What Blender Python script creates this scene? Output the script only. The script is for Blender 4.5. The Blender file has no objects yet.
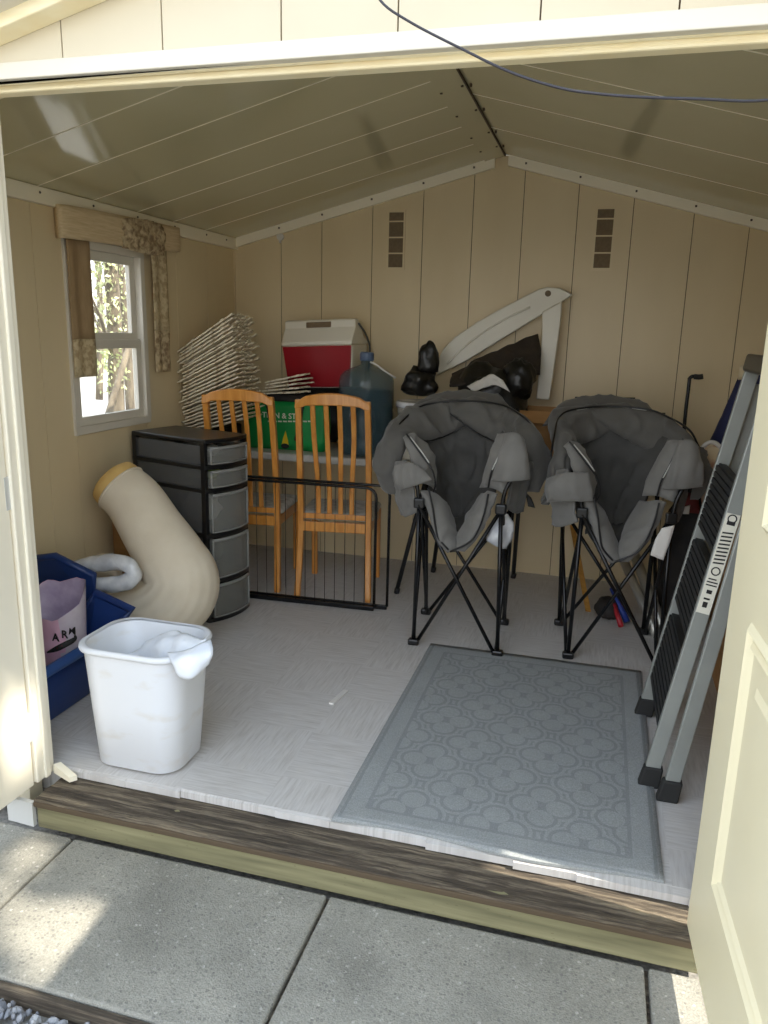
import bpy, bmesh, math, random
from mathutils import Vector, Matrix, noise, Euler
C = bpy.context.scene.collection
PI = math.pi
# ------------------------------------------------------------------ camera
YAW, PITCH, ROLL, F = -0.26701636, -0.2317295, 0.02486863, 769.0
CAM = Vector((0, 0, 1.45))
cy, sy, cp, sp = math.cos(YAW), math.sin(YAW), math.cos(PITCH), math.sin(PITCH)
fwd = Vector((sy*cp, cy*cp, sp)); rt = Vector((cy, -sy, 0)); up = rt.cross(fwd)
cr_, sr_ = math.cos(ROLL), math.sin(ROLL)
r2 = rt*cr_ + up*sr_; u2 = -rt*sr_ + up*cr_
def ray(u, v): return r2*((u-384)/F) - u2*((v-512)/F) + fwd
def P(u, v, y):                       # a pixel of the photo at depth y, as a point
    d = ray(u, v); return CAM + d*((y-CAM.y)/d.y)
def PX(u, v, x):
    d = ray(u, v); return CAM + d*((x-CAM.x)/d.x)
def PZ(u, v, z=0):
    d = ray(u, v); return CAM + d*((z-CAM.z)/d.z)
cd = bpy.data.cameras.new('camera'); cam = bpy.data.objects.new('camera', cd); C.objects.link(cam)
m = Matrix.Identity(4)
for i in range(3):
    m[i][0], m[i][1], m[i][2], m[i][3] = r2[i], u2[i], -fwd[i], CAM[i]
cam.matrix_world = m
cd.sensor_fit = 'HORIZONTAL'; cd.sensor_width = 36; cd.lens = F/768*36; cd.clip_start = .05
bpy.context.scene.camera = cam
# ------------------------------------------------------------------ materials
def lin(c):
    return tuple((x/255/12.92 if x/255 <= .04045 else ((x/255+.055)/1.055)**2.4) for x in c) + (1.0,)
def nodes(name):
    m = bpy.data.materials.new(name); m.use_nodes = True
    nt = m.node_tree; b = nt.nodes['Principled BSDF']
    return m, nt, b
def mat(name, c, rough=.5, c2=None, scale=8, stretch=(1,1,1), metal=0, bump=0, bscale=None, spec=None, detail=4, lo=.35, hi=.65, coat=0, sheen=0):
    m, nt, b = nodes(name)
    b.inputs['Base Color'].default_value = lin(c)
    b.inputs['Roughness'].default_value = rough; b.inputs['Metallic'].default_value = metal
    if spec is not None: b.inputs['Specular IOR Level'].default_value = spec
    if coat: b.inputs['Coat Weight'].default_value = coat; b.inputs['Coat Roughness'].default_value = .15
    if sheen: b.inputs['Sheen Weight'].default_value = sheen
    if c2 or bump:
        tc = nt.nodes.new('ShaderNodeTexCoord'); mp = nt.nodes.new('ShaderNodeMapping')
        mp.inputs['Scale'].default_value = stretch
        nt.links.new(tc.outputs['Object'], mp.inputs[0])
    if c2:
        n = nt.nodes.new('ShaderNodeTexNoise'); n.inputs['Scale'].default_value = scale; n.inputs['Detail'].default_value = detail
        r = nt.nodes.new('ShaderNodeValToRGB'); r.color_ramp.elements[0].position = lo; r.color_ramp.elements[1].position = hi
        r.color_ramp.elements[0].color = lin(c); r.color_ramp.elements[1].color = lin(c2)
        nt.links.new(mp.outputs[0], n.inputs['Vector']); nt.links.new(n.outputs['Fac'], r.inputs[0]); nt.links.new(r.outputs[0], b.inputs['Base Color'])
    if bump:
        n2 = nt.nodes.new('ShaderNodeTexNoise'); n2.inputs['Scale'].default_value = bscale or scale; n2.inputs['Detail'].default_value = 5
        bp = nt.nodes.new('ShaderNodeBump'); bp.inputs['Strength'].default_value = bump; bp.inputs['Distance'].default_value = .01
        nt.links.new(mp.outputs[0], n2.inputs['Vector']); nt.links.new(n2.outputs['Fac'], bp.inputs['Height']); nt.links.new(bp.outputs[0], b.inputs['Normal'])
    return m
M = {}
M['wall'] = mat('beige_vinyl', (214,195,156), .42, (222,204,166), 2.5, (1,1,.3), bump=.03, bscale=60)
M['ceil'] = mat('ceiling_vinyl', (202,194,158), .09, (208,200,164), 1.5, spec=.6)
M['ext'] = mat('cream_vinyl', (204,194,170), .5, (209,199,175), 3)
M['seam'] = mat('seam_dark', (84,70,52), .8)  # dark brown of joints, screw heads and the roof
M['white'] = mat('white_trim', (216,210,196), .45)
M['trim'] = mat('cream_trim', (247,238,214), .45)
M['bounce_lit_trim'] = mat('header_lip', (243,232,198), .5, (239,224,184), 9, (1,1,6))  # cream trim with yellow bounce light put into its colour
M['door'] = mat('door_cream', (240,229,192), .42, (243,233,199), 2)
M['doorl'] = mat('door_white', (236,228,208), .42, (240,233,214), 2)
M['black'] = mat('black_metal', (24,24,26), .26, metal=.3)
M['blackp'] = mat('black_plastic', (16,16,17), .32)
M['rubber'] = mat('rubber', (34,34,33), .75)
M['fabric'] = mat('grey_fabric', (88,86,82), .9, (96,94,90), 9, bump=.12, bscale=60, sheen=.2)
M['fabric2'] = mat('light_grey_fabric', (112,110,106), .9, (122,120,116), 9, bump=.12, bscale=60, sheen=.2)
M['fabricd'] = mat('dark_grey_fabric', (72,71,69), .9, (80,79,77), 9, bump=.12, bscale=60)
M['piping'] = mat('piping', (20,20,22), .35)
M['piping_glint'] = mat('piping_highlight', (190,190,185), .3)  # pale colour painting the white highlight on the black piping
M['oak'] = mat('oak', (194,124,46), .35, (214,148,68), 7, (9,9,1), bump=.04, bscale=20, coat=.35)
M['cushion'] = mat('seat_cloth', (216,213,206), .85, (175,171,163), 30)
M['tabletop'] = mat('table_plastic', (196,194,188), .5, (184,182,176), 20, bump=.05, bscale=120)
M['tableleg'] = mat('table_leg', (38,38,40), .45, metal=.4)
M['bin'] = mat('bin_white', (224,226,230), .4, (208,200,188), 7, (1,1,2.2), lo=.56, hi=.86)
M['bagwhite'] = mat('bag_white', (222,228,238), .35, (236,240,246), 14, bump=.35, bscale=10)
M['blue'] = mat('tote_blue', (24,50,104), .4, (28,57,114), 3)
M['bluer'] = mat('tote_rim_blue', (52,88,150), .38)
M['pink'] = mat('pink_plastic', (214,164,190), .35, (226,184,204), 9, bump=.3, bscale=14)
M['bagin'] = mat('bag_lining', (176,160,190), .4, (196,182,206), 20, bump=.3, bscale=16)
M['bagpale'] = mat('bag_pale', (214,204,212), .35, (196,180,196), 12, bump=.3, bscale=14)
M['foam'] = mat('foam', (214,178,110), .9, (204,166,98), 20, bump=.1)
M['pillow'] = mat('cream_cover', (218,206,184), .92, (212,199,176), 10, bump=.06, bscale=90)
M['clear'] = mat('plastic_roll', (224,225,226), .2, (190,192,196), 13, bump=.6, bscale=24, coat=.3)
M['red'] = mat('cooler_red', (150,10,28), .35, (158,14,32), 5)
M['coolerw'] = mat('cooler_white', (232,226,210), .4)
M['green'] = mat('green_bag', (12,134,62), .5, (14,146,70), 6, bump=.15, bscale=14)
M['yellow'] = mat('yellow_print', (224,190,30), .5)
M['card'] = mat('cardboard', (170,128,80), .85, (160,118,72), 9, (1,1,5))
M['cardin'] = mat('cardboard_inside', (120,88,54), .9)
M['garbage'] = mat('garbage_bag', (20,19,17), .36, (28,26,23), 9, bump=.8, bscale=16)
M['darkcloth'] = mat('dark_cloth', (34,30,28), .7, (46,40,36), 12, bump=.5, bscale=14)
M['browncloth'] = mat('brown_cloth', (44,36,29), .8, (58,48,38), 12, bump=.8, bscale=16)
M['resin'] = mat('white_resin', (226,222,208), .4, (220,215,200), 5)
M['slat'] = mat('slat', (232,222,198), .8, (170,146,112), 34, (1,1,1), bump=.35, bscale=30, lo=.5, hi=.72)
M['alu'] = mat('grey_metal', (158,161,156), .42, (150,153,148), 8, metal=.35)
M['tread'] = mat('tread', (32,33,34), .6, bump=.5, bscale=160)
M['sticker'] = mat('sticker', (226,222,206), .5)
M['ink'] = mat('ink', (30,29,28), .6)
M['navy'] = mat('navy', (28,32,66), .75, (34,38,76), 9, bump=.3, bscale=12)
M['creamprint'] = mat('cream_print', (208,190,156), .85, (176,120,100), 16, bump=.25, bscale=10, lo=.5, hi=.7)
M['backpack'] = mat('backpack', (32,30,30), .75, (44,40,38), 14, bump=.5, bscale=16)
M['redcloth'] = mat('red_cloth', (112,38,38), .75, (84,26,28), 30)
M['silver'] = mat('silver_tube', (186,184,176), .35, metal=.6)
M['stick'] = mat('pine', (204,154,76), .6, (188,136,62), 8, (6,6,1))
M['skyblue'] = mat('blue_cover', (36,62,146), .5)
M['redbar'] = mat('red_cover', (170,36,48), .5)
M['valance'] = mat('valance_fabric', (222,200,162), .8, (206,182,142), 10, (8,1,14), bump=.15, bscale=20)
M['lace'] = mat('lace', (206,186,150), .85, (140,116,86), 36, (1,1,1), bump=.8, bscale=34, lo=.42, hi=.62)
M['curtain'] = mat('curtain', (168,142,106), .85, (158,132,96), 12, (4,4,1), bump=.2, bscale=40)
M['sheer'] = mat('sheer_lace', (206,188,150), .85, (172,150,114), 40, bump=.5, bscale=50, lo=.45, hi=.6)
M['vent'] = mat('vent_mesh', (122,104,78), .7, (112,94,70), 60)
M['cable'] = mat('cable', (44,42,50), .5)
M['bark'] = mat('bark', (128,116,96), .9, (92,82,68), 8, (3,3,.6), bump=.8, bscale=12)
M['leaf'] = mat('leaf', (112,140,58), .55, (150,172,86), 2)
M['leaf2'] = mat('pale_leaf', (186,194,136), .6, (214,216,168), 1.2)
M['grass'] = mat('grass_ground', (150,158,96), .9, (176,176,120), 1.5)
M['grey'] = mat('grey_bag', (92,92,90), .8, (70,70,70), 12)
M['chip'] = mat('chip', (216,212,206), .6)
M['steel'] = mat('steel_plate', (206,206,202), .4, metal=.2)

def glassy(name, c, alpha, rough=.15):
    m, nt, b = nodes(name)
    b.inputs['Base Color'].default_value = lin(c); b.inputs['Roughness'].default_value = rough; b.inputs['Alpha'].default_value = alpha
    return m
M['smoke'] = glassy('smoky_plastic', (150,150,144), .34, .2)
M['smokes'] = glassy('smoky_side_plastic', (96,96,95), .5, .3)
M['smokel'] = glassy('smoky_rim', (170,170,166), .6, .3)
M['jug'] = glassy('jug_plastic', (84,108,116), .5, .08)
M['jugcap'] = mat('jug_cap', (86,104,132), .35)
m, nt, b = nodes('water'); b.inputs['Base Color'].default_value = lin((16,40,58)); b.inputs['Roughness'].default_value = .08; b.inputs['Alpha'].default_value = .85; M['water'] = m
m, nt, b = nodes('window_glass'); b.inputs['Base Color'].default_value = (.9,.95,.95,1); b.inputs['Roughness'].default_value = .02; b.inputs['Alpha'].default_value = .08; M['glass'] = m

def N(nt, t, **k):
    n = nt.nodes.new(t)
    for a, v in k.items(): setattr(n, a, v)
    return n
def math_node(nt, op, a, b=None, c=None):
    n = N(nt, 'ShaderNodeMath', operation=op)
    for i, v in enumerate((a, b, c)):
        if v is None: continue
        if isinstance(v, (int, float)): n.inputs[i].default_value = v
        else: nt.links.new(v, n.inputs[i])
    return n.outputs[0]
def ramp(nt, f, stops):
    r = N(nt, 'ShaderNodeValToRGB')
    while len(r.color_ramp.elements) < len(stops): r.color_ramp.elements.new(.5)
    for e, (p, c) in zip(r.color_ramp.elements, stops): e.position = p; e.color = c if len(c) == 4 else lin(c)
    nt.links.new(f, r.inputs[0]); return r.outputs[0]
def mix(nt, f, a, b, blend='MIX'):
    n = N(nt, 'ShaderNodeMix', data_type='RGBA', blend_type=blend)
    if isinstance(f, (int, float)): n.inputs[0].default_value = f
    else: nt.links.new(f, n.inputs[0])
    for i, v in ((6, a), (7, b)):
        if isinstance(v, tuple): n.inputs[i].default_value = v
        else: nt.links.new(v, n.inputs[i])
    return n.outputs[2]
# floor: pale grey vinyl with wood grain laid in squares of alternating direction
m, nt, b = nodes('vinyl_floor'); tc = N(nt, 'ShaderNodeTexCoord')
def grain(sc):
    mp = N(nt, 'ShaderNodeMapping'); mp.inputs['Scale'].default_value = sc
    nt.links.new(tc.outputs['Object'], mp.inputs[0])
    n = N(nt, 'ShaderNodeTexNoise'); n.inputs['Scale'].default_value = 1; n.inputs['Detail'].default_value = 6; n.inputs['Roughness'].default_value = .65
    nt.links.new(mp.outputs[0], n.inputs['Vector']); return n.outputs['Fac']
ck = N(nt, 'ShaderNodeTexChecker'); ck.inputs['Scale'].default_value = 3.3; nt.links.new(tc.outputs['Object'], ck.inputs['Vector'])
g = mix(nt, ck.outputs['Fac'], grain((7,110,1)), grain((110,7,1)))
col = ramp(nt, g, [(.3,(180,175,170)),(.5,(199,195,191)),(.7,(210,207,204))])
nt.links.new(col, b.inputs['Base Color']); b.inputs['Roughness'].default_value = .5
bp = N(nt, 'ShaderNodeBump'); bp.inputs['Strength'].default_value = .25; bp.inputs['Distance'].default_value = .004
nt.links.new(g, bp.inputs['Height']); nt.links.new(bp.outputs[0], b.inputs['Normal']); M['floor'] = m
# concrete pavers with exposed stone
m, nt, b = nodes('concrete'); tc = N(nt, 'ShaderNodeTexCoord')
v = N(nt, 'ShaderNodeTexVoronoi'); v.inputs['Scale'].default_value = 95; nt.links.new(tc.outputs['Object'], v.inputs['Vector'])
n = N(nt, 'ShaderNodeTexNoise'); n.inputs['Scale'].default_value = 5; n.inputs['Detail'].default_value = 8; nt.links.new(tc.outputs['Object'], n.inputs['Vector'])
base = ramp(nt, n.outputs['Fac'], [(.3,(146,143,133)),(.5,(163,160,149)),(.7,(177,173,161))])
sep = N(nt, 'ShaderNodeSeparateColor'); nt.links.new(v.outputs['Color'], sep.inputs[0])
stone = ramp(nt, sep.outputs[0], [(0,(116,114,110)),(.5,(150,146,136)),(.85,(170,166,156)),(1,(214,210,202))])
near = math_node(nt, 'LESS_THAN', v.outputs['Distance'], .42); pick = math_node(nt, 'GREATER_THAN', sep.outputs[1], .45)
n3 = N(nt, 'ShaderNodeTexNoise'); n3.inputs['Scale'].default_value = 220; nt.links.new(tc.outputs['Object'], n3.inputs['Vector'])
col = mix(nt, math_node(nt, 'MULTIPLY', math_node(nt, 'MULTIPLY', near, pick), .6), base, stone)
col = mix(nt, .5, col, ramp(nt, n3.outputs['Fac'], [(.3,(90,90,90)),(.7,(165,165,165))]), 'OVERLAY')
nt.links.new(col, b.inputs['Base Color']); b.inputs['Roughness'].default_value = .9
bp = N(nt, 'ShaderNodeBump'); bp.inputs['Strength'].default_value = .5; bp.inputs['Distance'].default_value = .006
nt.links.new(n3.outputs['Fac'], bp.inputs['Height']); nt.links.new(bp.outputs[0], b.inputs['Normal']); M['paver'] = m
# weathered timber (top) and treated green timber (front)
m, nt, b = nodes('old_timber'); tc = N(nt, 'ShaderNodeTexCoord'); mp = N(nt, 'ShaderNodeMapping'); mp.inputs['Scale'].default_value = (3,55,55)
nt.links.new(tc.outputs['Object'], mp.inputs[0]); n = N(nt, 'ShaderNodeTexNoise'); n.inputs['Scale'].default_value = 1; n.inputs['Detail'].default_value = 8; n.inputs['Roughness'].default_value = .7
nt.links.new(mp.outputs[0], n.inputs['Vector'])
nt.links.new(ramp(nt, n.outputs['Fac'], [(.3,(30,25,20)),(.48,(84,74,62)),(.6,(128,116,98)),(.72,(170,152,122))]), b.inputs['Base Color']); b.inputs['Roughness'].default_value = .9
bp = N(nt, 'ShaderNodeBump'); bp.inputs['Strength'].default_value = 1; bp.inputs['Distance'].default_value = .012
nt.links.new(n.outputs['Fac'], bp.inputs['Height']); nt.links.new(bp.outputs[0], b.inputs['Normal']); M['timber'] = m
m, nt, b = nodes('treated_timber'); tc = N(nt, 'ShaderNodeTexCoord'); mp = N(nt, 'ShaderNodeMapping'); mp.inputs['Scale'].default_value = (2,30,30)
nt.links.new(tc.outputs['Object'], mp.inputs[0]); n = N(nt, 'ShaderNodeTexNoise'); n.inputs['Scale'].default_value = 1; n.inputs['Detail'].default_value = 6
nt.links.new(mp.outputs[0], n.inputs['Vector'])
col = ramp(nt, n.outputs['Fac'], [(.3,(92,88,64)),(.5,(124,119,88)),(.7,(146,140,106))])
mp2 = N(nt, 'ShaderNodeMapping'); mp2.inputs['Scale'].default_value = (34,1,85); nt.links.new(tc.outputs['Object'], mp2.inputs[0])
v = N(nt, 'ShaderNodeTexVoronoi'); v.inputs['Scale'].default_value = 1; v.inputs['Randomness'].default_value = .35; nt.links.new(mp2.outputs[0], v.inputs['Vector'])
dots = math_node(nt, 'LESS_THAN', v.outputs['Distance'], .25)
nt.links.new(mix(nt, math_node(nt, 'MULTIPLY', dots, .35), col, lin((84,78,48))), b.inputs['Base Color']); b.inputs['Roughness'].default_value = .85; M['treated'] = m
# rug with embossed quatrefoil lattice
m, nt, b = nodes('grey_rug'); tc = N(nt, 'ShaderNodeTexCoord'); sp_ = N(nt, 'ShaderNodeSeparateXYZ'); nt.links.new(tc.outputs['Object'], sp_.inputs[0])
TX, TY = .262, .30
def quat(ox, oy):
    fx = math_node(nt, 'MULTIPLY', math_node(nt, 'ABSOLUTE', math_node(nt, 'SUBTRACT', math_node(nt, 'FRACT', math_node(nt, 'ADD', math_node(nt, 'DIVIDE', sp_.outputs[0], TX), 10+ox)), .5)), TX)
    fy = math_node(nt, 'MULTIPLY', math_node(nt, 'ABSOLUTE', math_node(nt, 'SUBTRACT', math_node(nt, 'FRACT', math_node(nt, 'ADD', math_node(nt, 'DIVIDE', sp_.outputs[1], TY), 10+oy)), .5)), TY)
    def circ(cx, cy_, r):
        dx = math_node(nt, 'SUBTRACT', fx, cx); dy = math_node(nt, 'SUBTRACT', fy, cy_)
        return math_node(nt, 'SUBTRACT', math_node(nt, 'SQRT', math_node(nt, 'ADD', math_node(nt, 'MULTIPLY', dx, dx), math_node(nt, 'MULTIPLY', dy, dy))), r)
    return math_node(nt, 'MINIMUM', circ(.052, 0, .046), circ(0, .062, .046))
d = math_node(nt, 'MINIMUM', quat(0, 0), quat(.5, .5))
def line(d, at, w): return math_node(nt, 'LESS_THAN', math_node(nt, 'ABSOLUTE', math_node(nt, 'SUBTRACT', d, at)), w)
pat = math_node(nt, 'MAXIMUM', line(d, 0, .006), line(d, .022, .005))
# border
ax = math_node(nt, 'SUBTRACT', .477, math_node(nt, 'ABSOLUTE', sp_.outputs[0])); ay = math_node(nt, 'SUBTRACT', .707, math_node(nt, 'ABSOLUTE', sp_.outputs[1]))
e = math_node(nt, 'MINIMUM', ax, ay); inside = math_node(nt, 'GREATER_THAN', e, .085)
pat = math_node(nt, 'MULTIPLY', pat, inside)
pat = math_node(nt, 'MAXIMUM', pat, math_node(nt, 'MAXIMUM', line(e, .085, .006), line(e, .018, .005)))
n = N(nt, 'ShaderNodeTexNoise'); n.inputs['Scale'].default_value = 260; nt.links.new(tc.outputs['Object'], n.inputs['Vector'])
n2 = N(nt, 'ShaderNodeTexNoise'); n2.inputs['Scale'].default_value = 6; n2.inputs['Detail'].default_value = 6; nt.links.new(tc.outputs['Object'], n2.inputs['Vector'])
c0 = ramp(nt, n.outputs['Fac'], [(.3,(152,155,154)),(.7,(178,181,180))])
c0 = mix(nt, math_node(nt, 'MULTIPLY', pat, .34), c0, lin((112,117,120)))
c0 = mix(nt, .35, c0, ramp(nt, n2.outputs['Fac'], [(.35,(118,118,118)),(.65,(138,138,138))]), 'OVERLAY')
nt.links.new(c0, b.inputs['Base Color']); b.inputs['Roughness'].default_value = .95
bp = N(nt, 'ShaderNodeBump'); bp.inputs['Strength'].default_value = .6; bp.inputs['Distance'].default_value = .005; bp.invert = True
nt.links.new(math_node(nt, 'ADD', pat, math_node(nt, 'MULTIPLY', n.outputs['Fac'], .4)), bp.inputs['Height']); nt.links.new(bp.outputs[0], b.inputs['Normal']); M['rug'] = m
# gravel stones, one grey per stone
m, nt, b = nodes('gravel_stone'); g_ = N(nt, 'ShaderNodeNewGeometry')
nt.links.new(ramp(nt, g_.outputs['Random Per Island'], [(0,(92,94,100)),(.4,(132,134,140)),(.8,(164,165,168)),(1,(205,205,204))]), b.inputs['Base Color']); b.inputs['Roughness'].default_value = .8; M['gravel'] = m
M['ground'] = mat('gravel_ground', (158,154,146), .95, (120,118,114), 60, bump=.6, bscale=70)

# ------------------------------------------------------------------ mesh helpers
class MB:
    def __init__(s): s.v = []; s.f = []; s.sm = []; s.mi = []
    def add(s, vs, fs, smooth=False, mi=0):
        o = len(s.v); s.v += [Vector(x) for x in vs]
        for f in fs: s.f.append(tuple(i+o for i in f)); s.sm.append(smooth); s.mi.append(mi)
        return s
    def box(s, a, b, M_=None, mi=0):
        x0, y0, z0 = a; x1, y1, z1 = b
        vs = [Vector(q) for q in ((x0,y0,z0),(x1,y0,z0),(x1,y1,z0),(x0,y1,z0),(x0,y0,z1),(x1,y0,z1),(x1,y1,z1),(x0,y1,z1))]
        if M_: vs = [M_ @ q for q in vs]
        return s.add(vs, [(0,3,2,1),(4,5,6,7),(0,1,5,4),(1,2,6,5),(2,3,7,6),(3,0,4,7)], False, mi)
    def hexa(s, q, mi=0):            # eight corners, bottom four then top four
        return s.add(q, [(0,3,2,1),(4,5,6,7),(0,1,5,4),(1,2,6,5),(2,3,7,6),(3,0,4,7)], False, mi)
    def prism(s, poly, vec, smooth=False, mi=0):
        n = len(poly); vec = Vector(vec); p = [Vector(q) for q in poly]
        s.add(p + [q+vec for q in p], [tuple(range(n))[::-1], tuple(range(n, 2*n))], False, mi)
        return s.add(p + [q+vec for q in p], [(i, (i+1) % n, n+(i+1) % n, n+i) for i in range(n)], smooth, mi)
    def tube(s, pts, r, n=10, caps=True, closed=False, mi=0, flat=1.0, upv=None):
        pts = [Vector(p) for p in pts]; k = len(pts); rs = r if isinstance(r, (list, tuple)) else [r]*k
        T = []
        for i in range(k):
            a = pts[(i-1) % k] if (closed or i > 0) else pts[i]; b = pts[(i+1) % k] if (closed or i < k-1) else pts[i]
            T.append((b-a).normalized())
        u = Vector(upv) if upv else Vector((0,0,1))
        if abs(T[0].dot(u)) > .95: u = Vector((1,0,0))
        u = (u - T[0]*u.dot(T[0])).normalized(); vs = []
        for i in range(k):
            u = (u - T[i]*u.dot(T[i]));
            u = u.normalized() if u.length > 1e-6 else T[i].orthogonal().normalized()
            w = T[i].cross(u); rr = rs[i]
            for j in range(n):
                a = 2*PI*j/n
                vs.append(pts[i] + u*(math.cos(a)*rr) + w*(math.sin(a)*rr*flat))
        fs = []
        for i in range(k if closed else k-1):
            for j in range(n):
                a = i*n+j; b = i*n+(j+1) % n; c = ((i+1) % k)*n+(j+1) % n; d = ((i+1) % k)*n+j
                fs.append((a, b, c, d))
        s.add(vs, fs, True, mi)
        if caps and not closed: s.add(vs[:n], [tuple(range(n))[::-1]], False, mi); s.add(vs[-n:], [tuple(range(n))], False, mi)
        return s
    def lathe(s, prof, c=(0,0,0), n=28, mi=0, close=True):
        c = Vector(c); vs = []; k = len(prof)
        for r, z in prof:
            for j in range(n):
                a = 2*PI*j/n; vs.append(c + Vector((r*math.cos(a), r*math.sin(a), z)))
        fs = [(i*n+j, i*n+(j+1) % n, (i+1)*n+(j+1) % n, (i+1)*n+j) for i in range(k-1) for j in range(n)]
        s.add(vs, fs, True, mi)
        if close:
            s.add(vs[:n], [tuple(range(n))[::-1]], False, mi); s.add(vs[-n:], [tuple(range(n))], False, mi)
        return s
    def grid(s, rows, smooth=True, mi=0):
        k = len(rows); n = len(rows[0])
        return s.add([p for r in rows for p in r], [(i*n+j, i*n+j+1, (i+1)*n+j+1, (i+1)*n+j) for i in range(k-1) for j in range(n-1)], smooth, mi)
def crv(p, n=6, closed=False):       # Catmull-Rom through the points
    p = [Vector(q) for q in p]; k = len(p); out = []
    for i in range(k if closed else k-1):
        a = p[(i-1) % k] if closed or i > 0 else p[0]*2-p[1]
        b = p[i]; c = p[(i+1) % k]; d = p[(i+2) % k] if closed or i < k-2 else c*2-b
        for j in range(n):
            t = j/n
            out.append(.5*((2*b)+(c-a)*t+(2*a-5*b+4*c-d)*t*t+(3*b-a-3*c+d)*t**3))
    if not closed: out.append(p[-1])
    return out
def crs(vals, n=6):
    return [q.x for q in crv([Vector((x,0,0)) for x in vals], n)]
def surf(rows, nu=6, nv=6):
    rr = [crv(r, nu) for r in rows]
    cols = [crv([r[j] for r in rr], nv) for j in range(len(rr[0]))]
    return [[cols[j][i] for j in range(len(cols))] for i in range(len(cols[0]))]
def puff(mb, rows, T=.03, nu=6, nv=6, wr=.006, wf=14, seed=0, p=4, minT=.004, cz=0, cf=9):   # a padded panel around a control net
    g = surf(rows, nu, nv); k = len(g); n = len(g[0]); A = []; B = []
    for i in range(k):
        ra = []; rb = []
        for j in range(n):
            du = g[i][min(j+1, n-1)]-g[i][max(j-1, 0)]; dv = g[min(i+1, k-1)][j]-g[max(i-1, 0)][j]
            nn = du.cross(dv); nn = nn.normalized() if nn.length > 1e-9 else Vector((0,-1,0))
            a = 2*j/(n-1)-1; b = 2*i/(k-1)-1
            t = max(minT, T*math.sqrt(max(0, 1-abs(a)**p))*math.sqrt(max(0, 1-abs(b)**p)))
            w = noise.noise(g[i][j]*wf + Vector((seed*7.1, 0, 0)))*wr + noise.noise(g[i][j]*wf*2.3 + Vector((0, seed*3.3, 0)))*wr*.6
            if cz:
                q = noise.noise(Vector((g[i][j].x*cf+seed*3.1, g[i][j].y*cf, g[i][j].z*cf*.55)) + Vector((noise.noise(g[i][j]*6), 0, 0))*.8)
                w -= cz*max(0, .22-abs(q))*4.5
            ra.append(g[i][j]+nn*(t+w)); rb.append(g[i][j]-nn*(t-w))
        A.append(ra); B.append(rb)
    mb.grid(A); mb.grid([r[::-1] for r in B])
    rim = []
    per = [(0, j) for j in range(n)] + [(i, n-1) for i in range(1, k)] + [(k-1, j) for j in range(n-2, -1, -1)] + [(i, 0) for i in range(k-2, 0, -1)]
    q = [A[i][j] for i, j in per]; w = [B[i][j] for i, j in per]; z = len(per)
    mb.add(q+w, [(i, z+i, z+(i+1) % z, (i+1) % z) for i in range(z)], True)
    return g
def obj(name, mb, mats, parent=None, bevel=0, seg=2, sub=0):
    if not isinstance(mats, (list, tuple)): mats = [mats]
    off = Vector((0,0,0)); inv = Matrix.Identity(4)
    if parent:
        ch = parent; mw = Matrix.Identity(4)
        while ch: mw = (Matrix.Translation(ch.location) @ ch.rotation_euler.to_matrix().to_4x4()) @ mw; ch = ch.parent
        inv = mw.inverted()
    me = bpy.data.meshes.new(name); me.from_pydata([tuple(inv @ v) for v in mb.v], [], mb.f)
    me.polygons.foreach_set('use_smooth', mb.sm); me.polygons.foreach_set('material_index', mb.mi)
    for m_ in mats: me.materials.append(M[m_] if isinstance(m_, str) else m_)
    bm = bmesh.new(); bm.from_mesh(me); bmesh.ops.remove_doubles(bm, verts=bm.verts, dist=1e-5)
    bmesh.ops.recalc_face_normals(bm, faces=bm.faces); bm.to_mesh(me); bm.free()
    me.update(); o = bpy.data.objects.new(name, me); C.objects.link(o)
    if parent: o.parent = parent
    if bevel:
        md = o.modifiers.new('bevel', 'BEVEL'); md.width = bevel; md.segments = seg; md.limit_method = 'ANGLE'; md.angle_limit = .6
    if sub: md = o.modifiers.new('sub', 'SUBSURF'); md.levels = md.render_levels = sub
    return o
def recenter(o):                      # origin of a one-mesh thing to its base
    me = o.data; xs = [v.co.copy() for v in me.vertices]
    c = Vector(((min(v.x for v in xs)+max(v.x for v in xs))/2, (min(v.y for v in xs)+max(v.y for v in xs))/2, min(v.z for v in xs)))
    me.transform(Matrix.Translation(-c)); o.location = c; return o
def tag(o, label, cat, group=None, kind=None):
    o['label'] = label; o['category'] = cat
    if group: o['group'] = group
    if kind: o['kind'] = kind
    return o
def thing(name, label, cat, loc=(0,0,0), rotz=0, group=None):
    o = bpy.data.objects.new(name, None); C.objects.link(o); o.empty_display_size = .1
    o.location = loc; o.rotation_euler = (0,0,rotz)
    return tag(o, label, cat, group)
def solo(name, mb, mats, label, cat, group=None, **k):
    o = obj(name, mb, mats, None, **k)
    if all(abs(c) < 1e-9 for c in o.location): recenter(o)
    return tag(o, label, cat, group)
def struct(name, mb, mats, parent=None, **k):
    o = obj(name, mb, mats, parent, **k)
    if not parent: o['kind'] = 'structure'
    return o
def dup(root, loc, rotz, label=None, group=None):
    r = root.copy(); C.objects.link(r); r.location = loc; r.rotation_euler = (0,0,rotz)
    if label: r['label'] = label
    if group: r['group'] = group
    for ch in list(root.children):
        c = ch.copy(); C.objects.link(c); c.parent = r
        for g in list(ch.children):
            d = g.copy(); C.objects.link(d); d.parent = c
    return r
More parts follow.
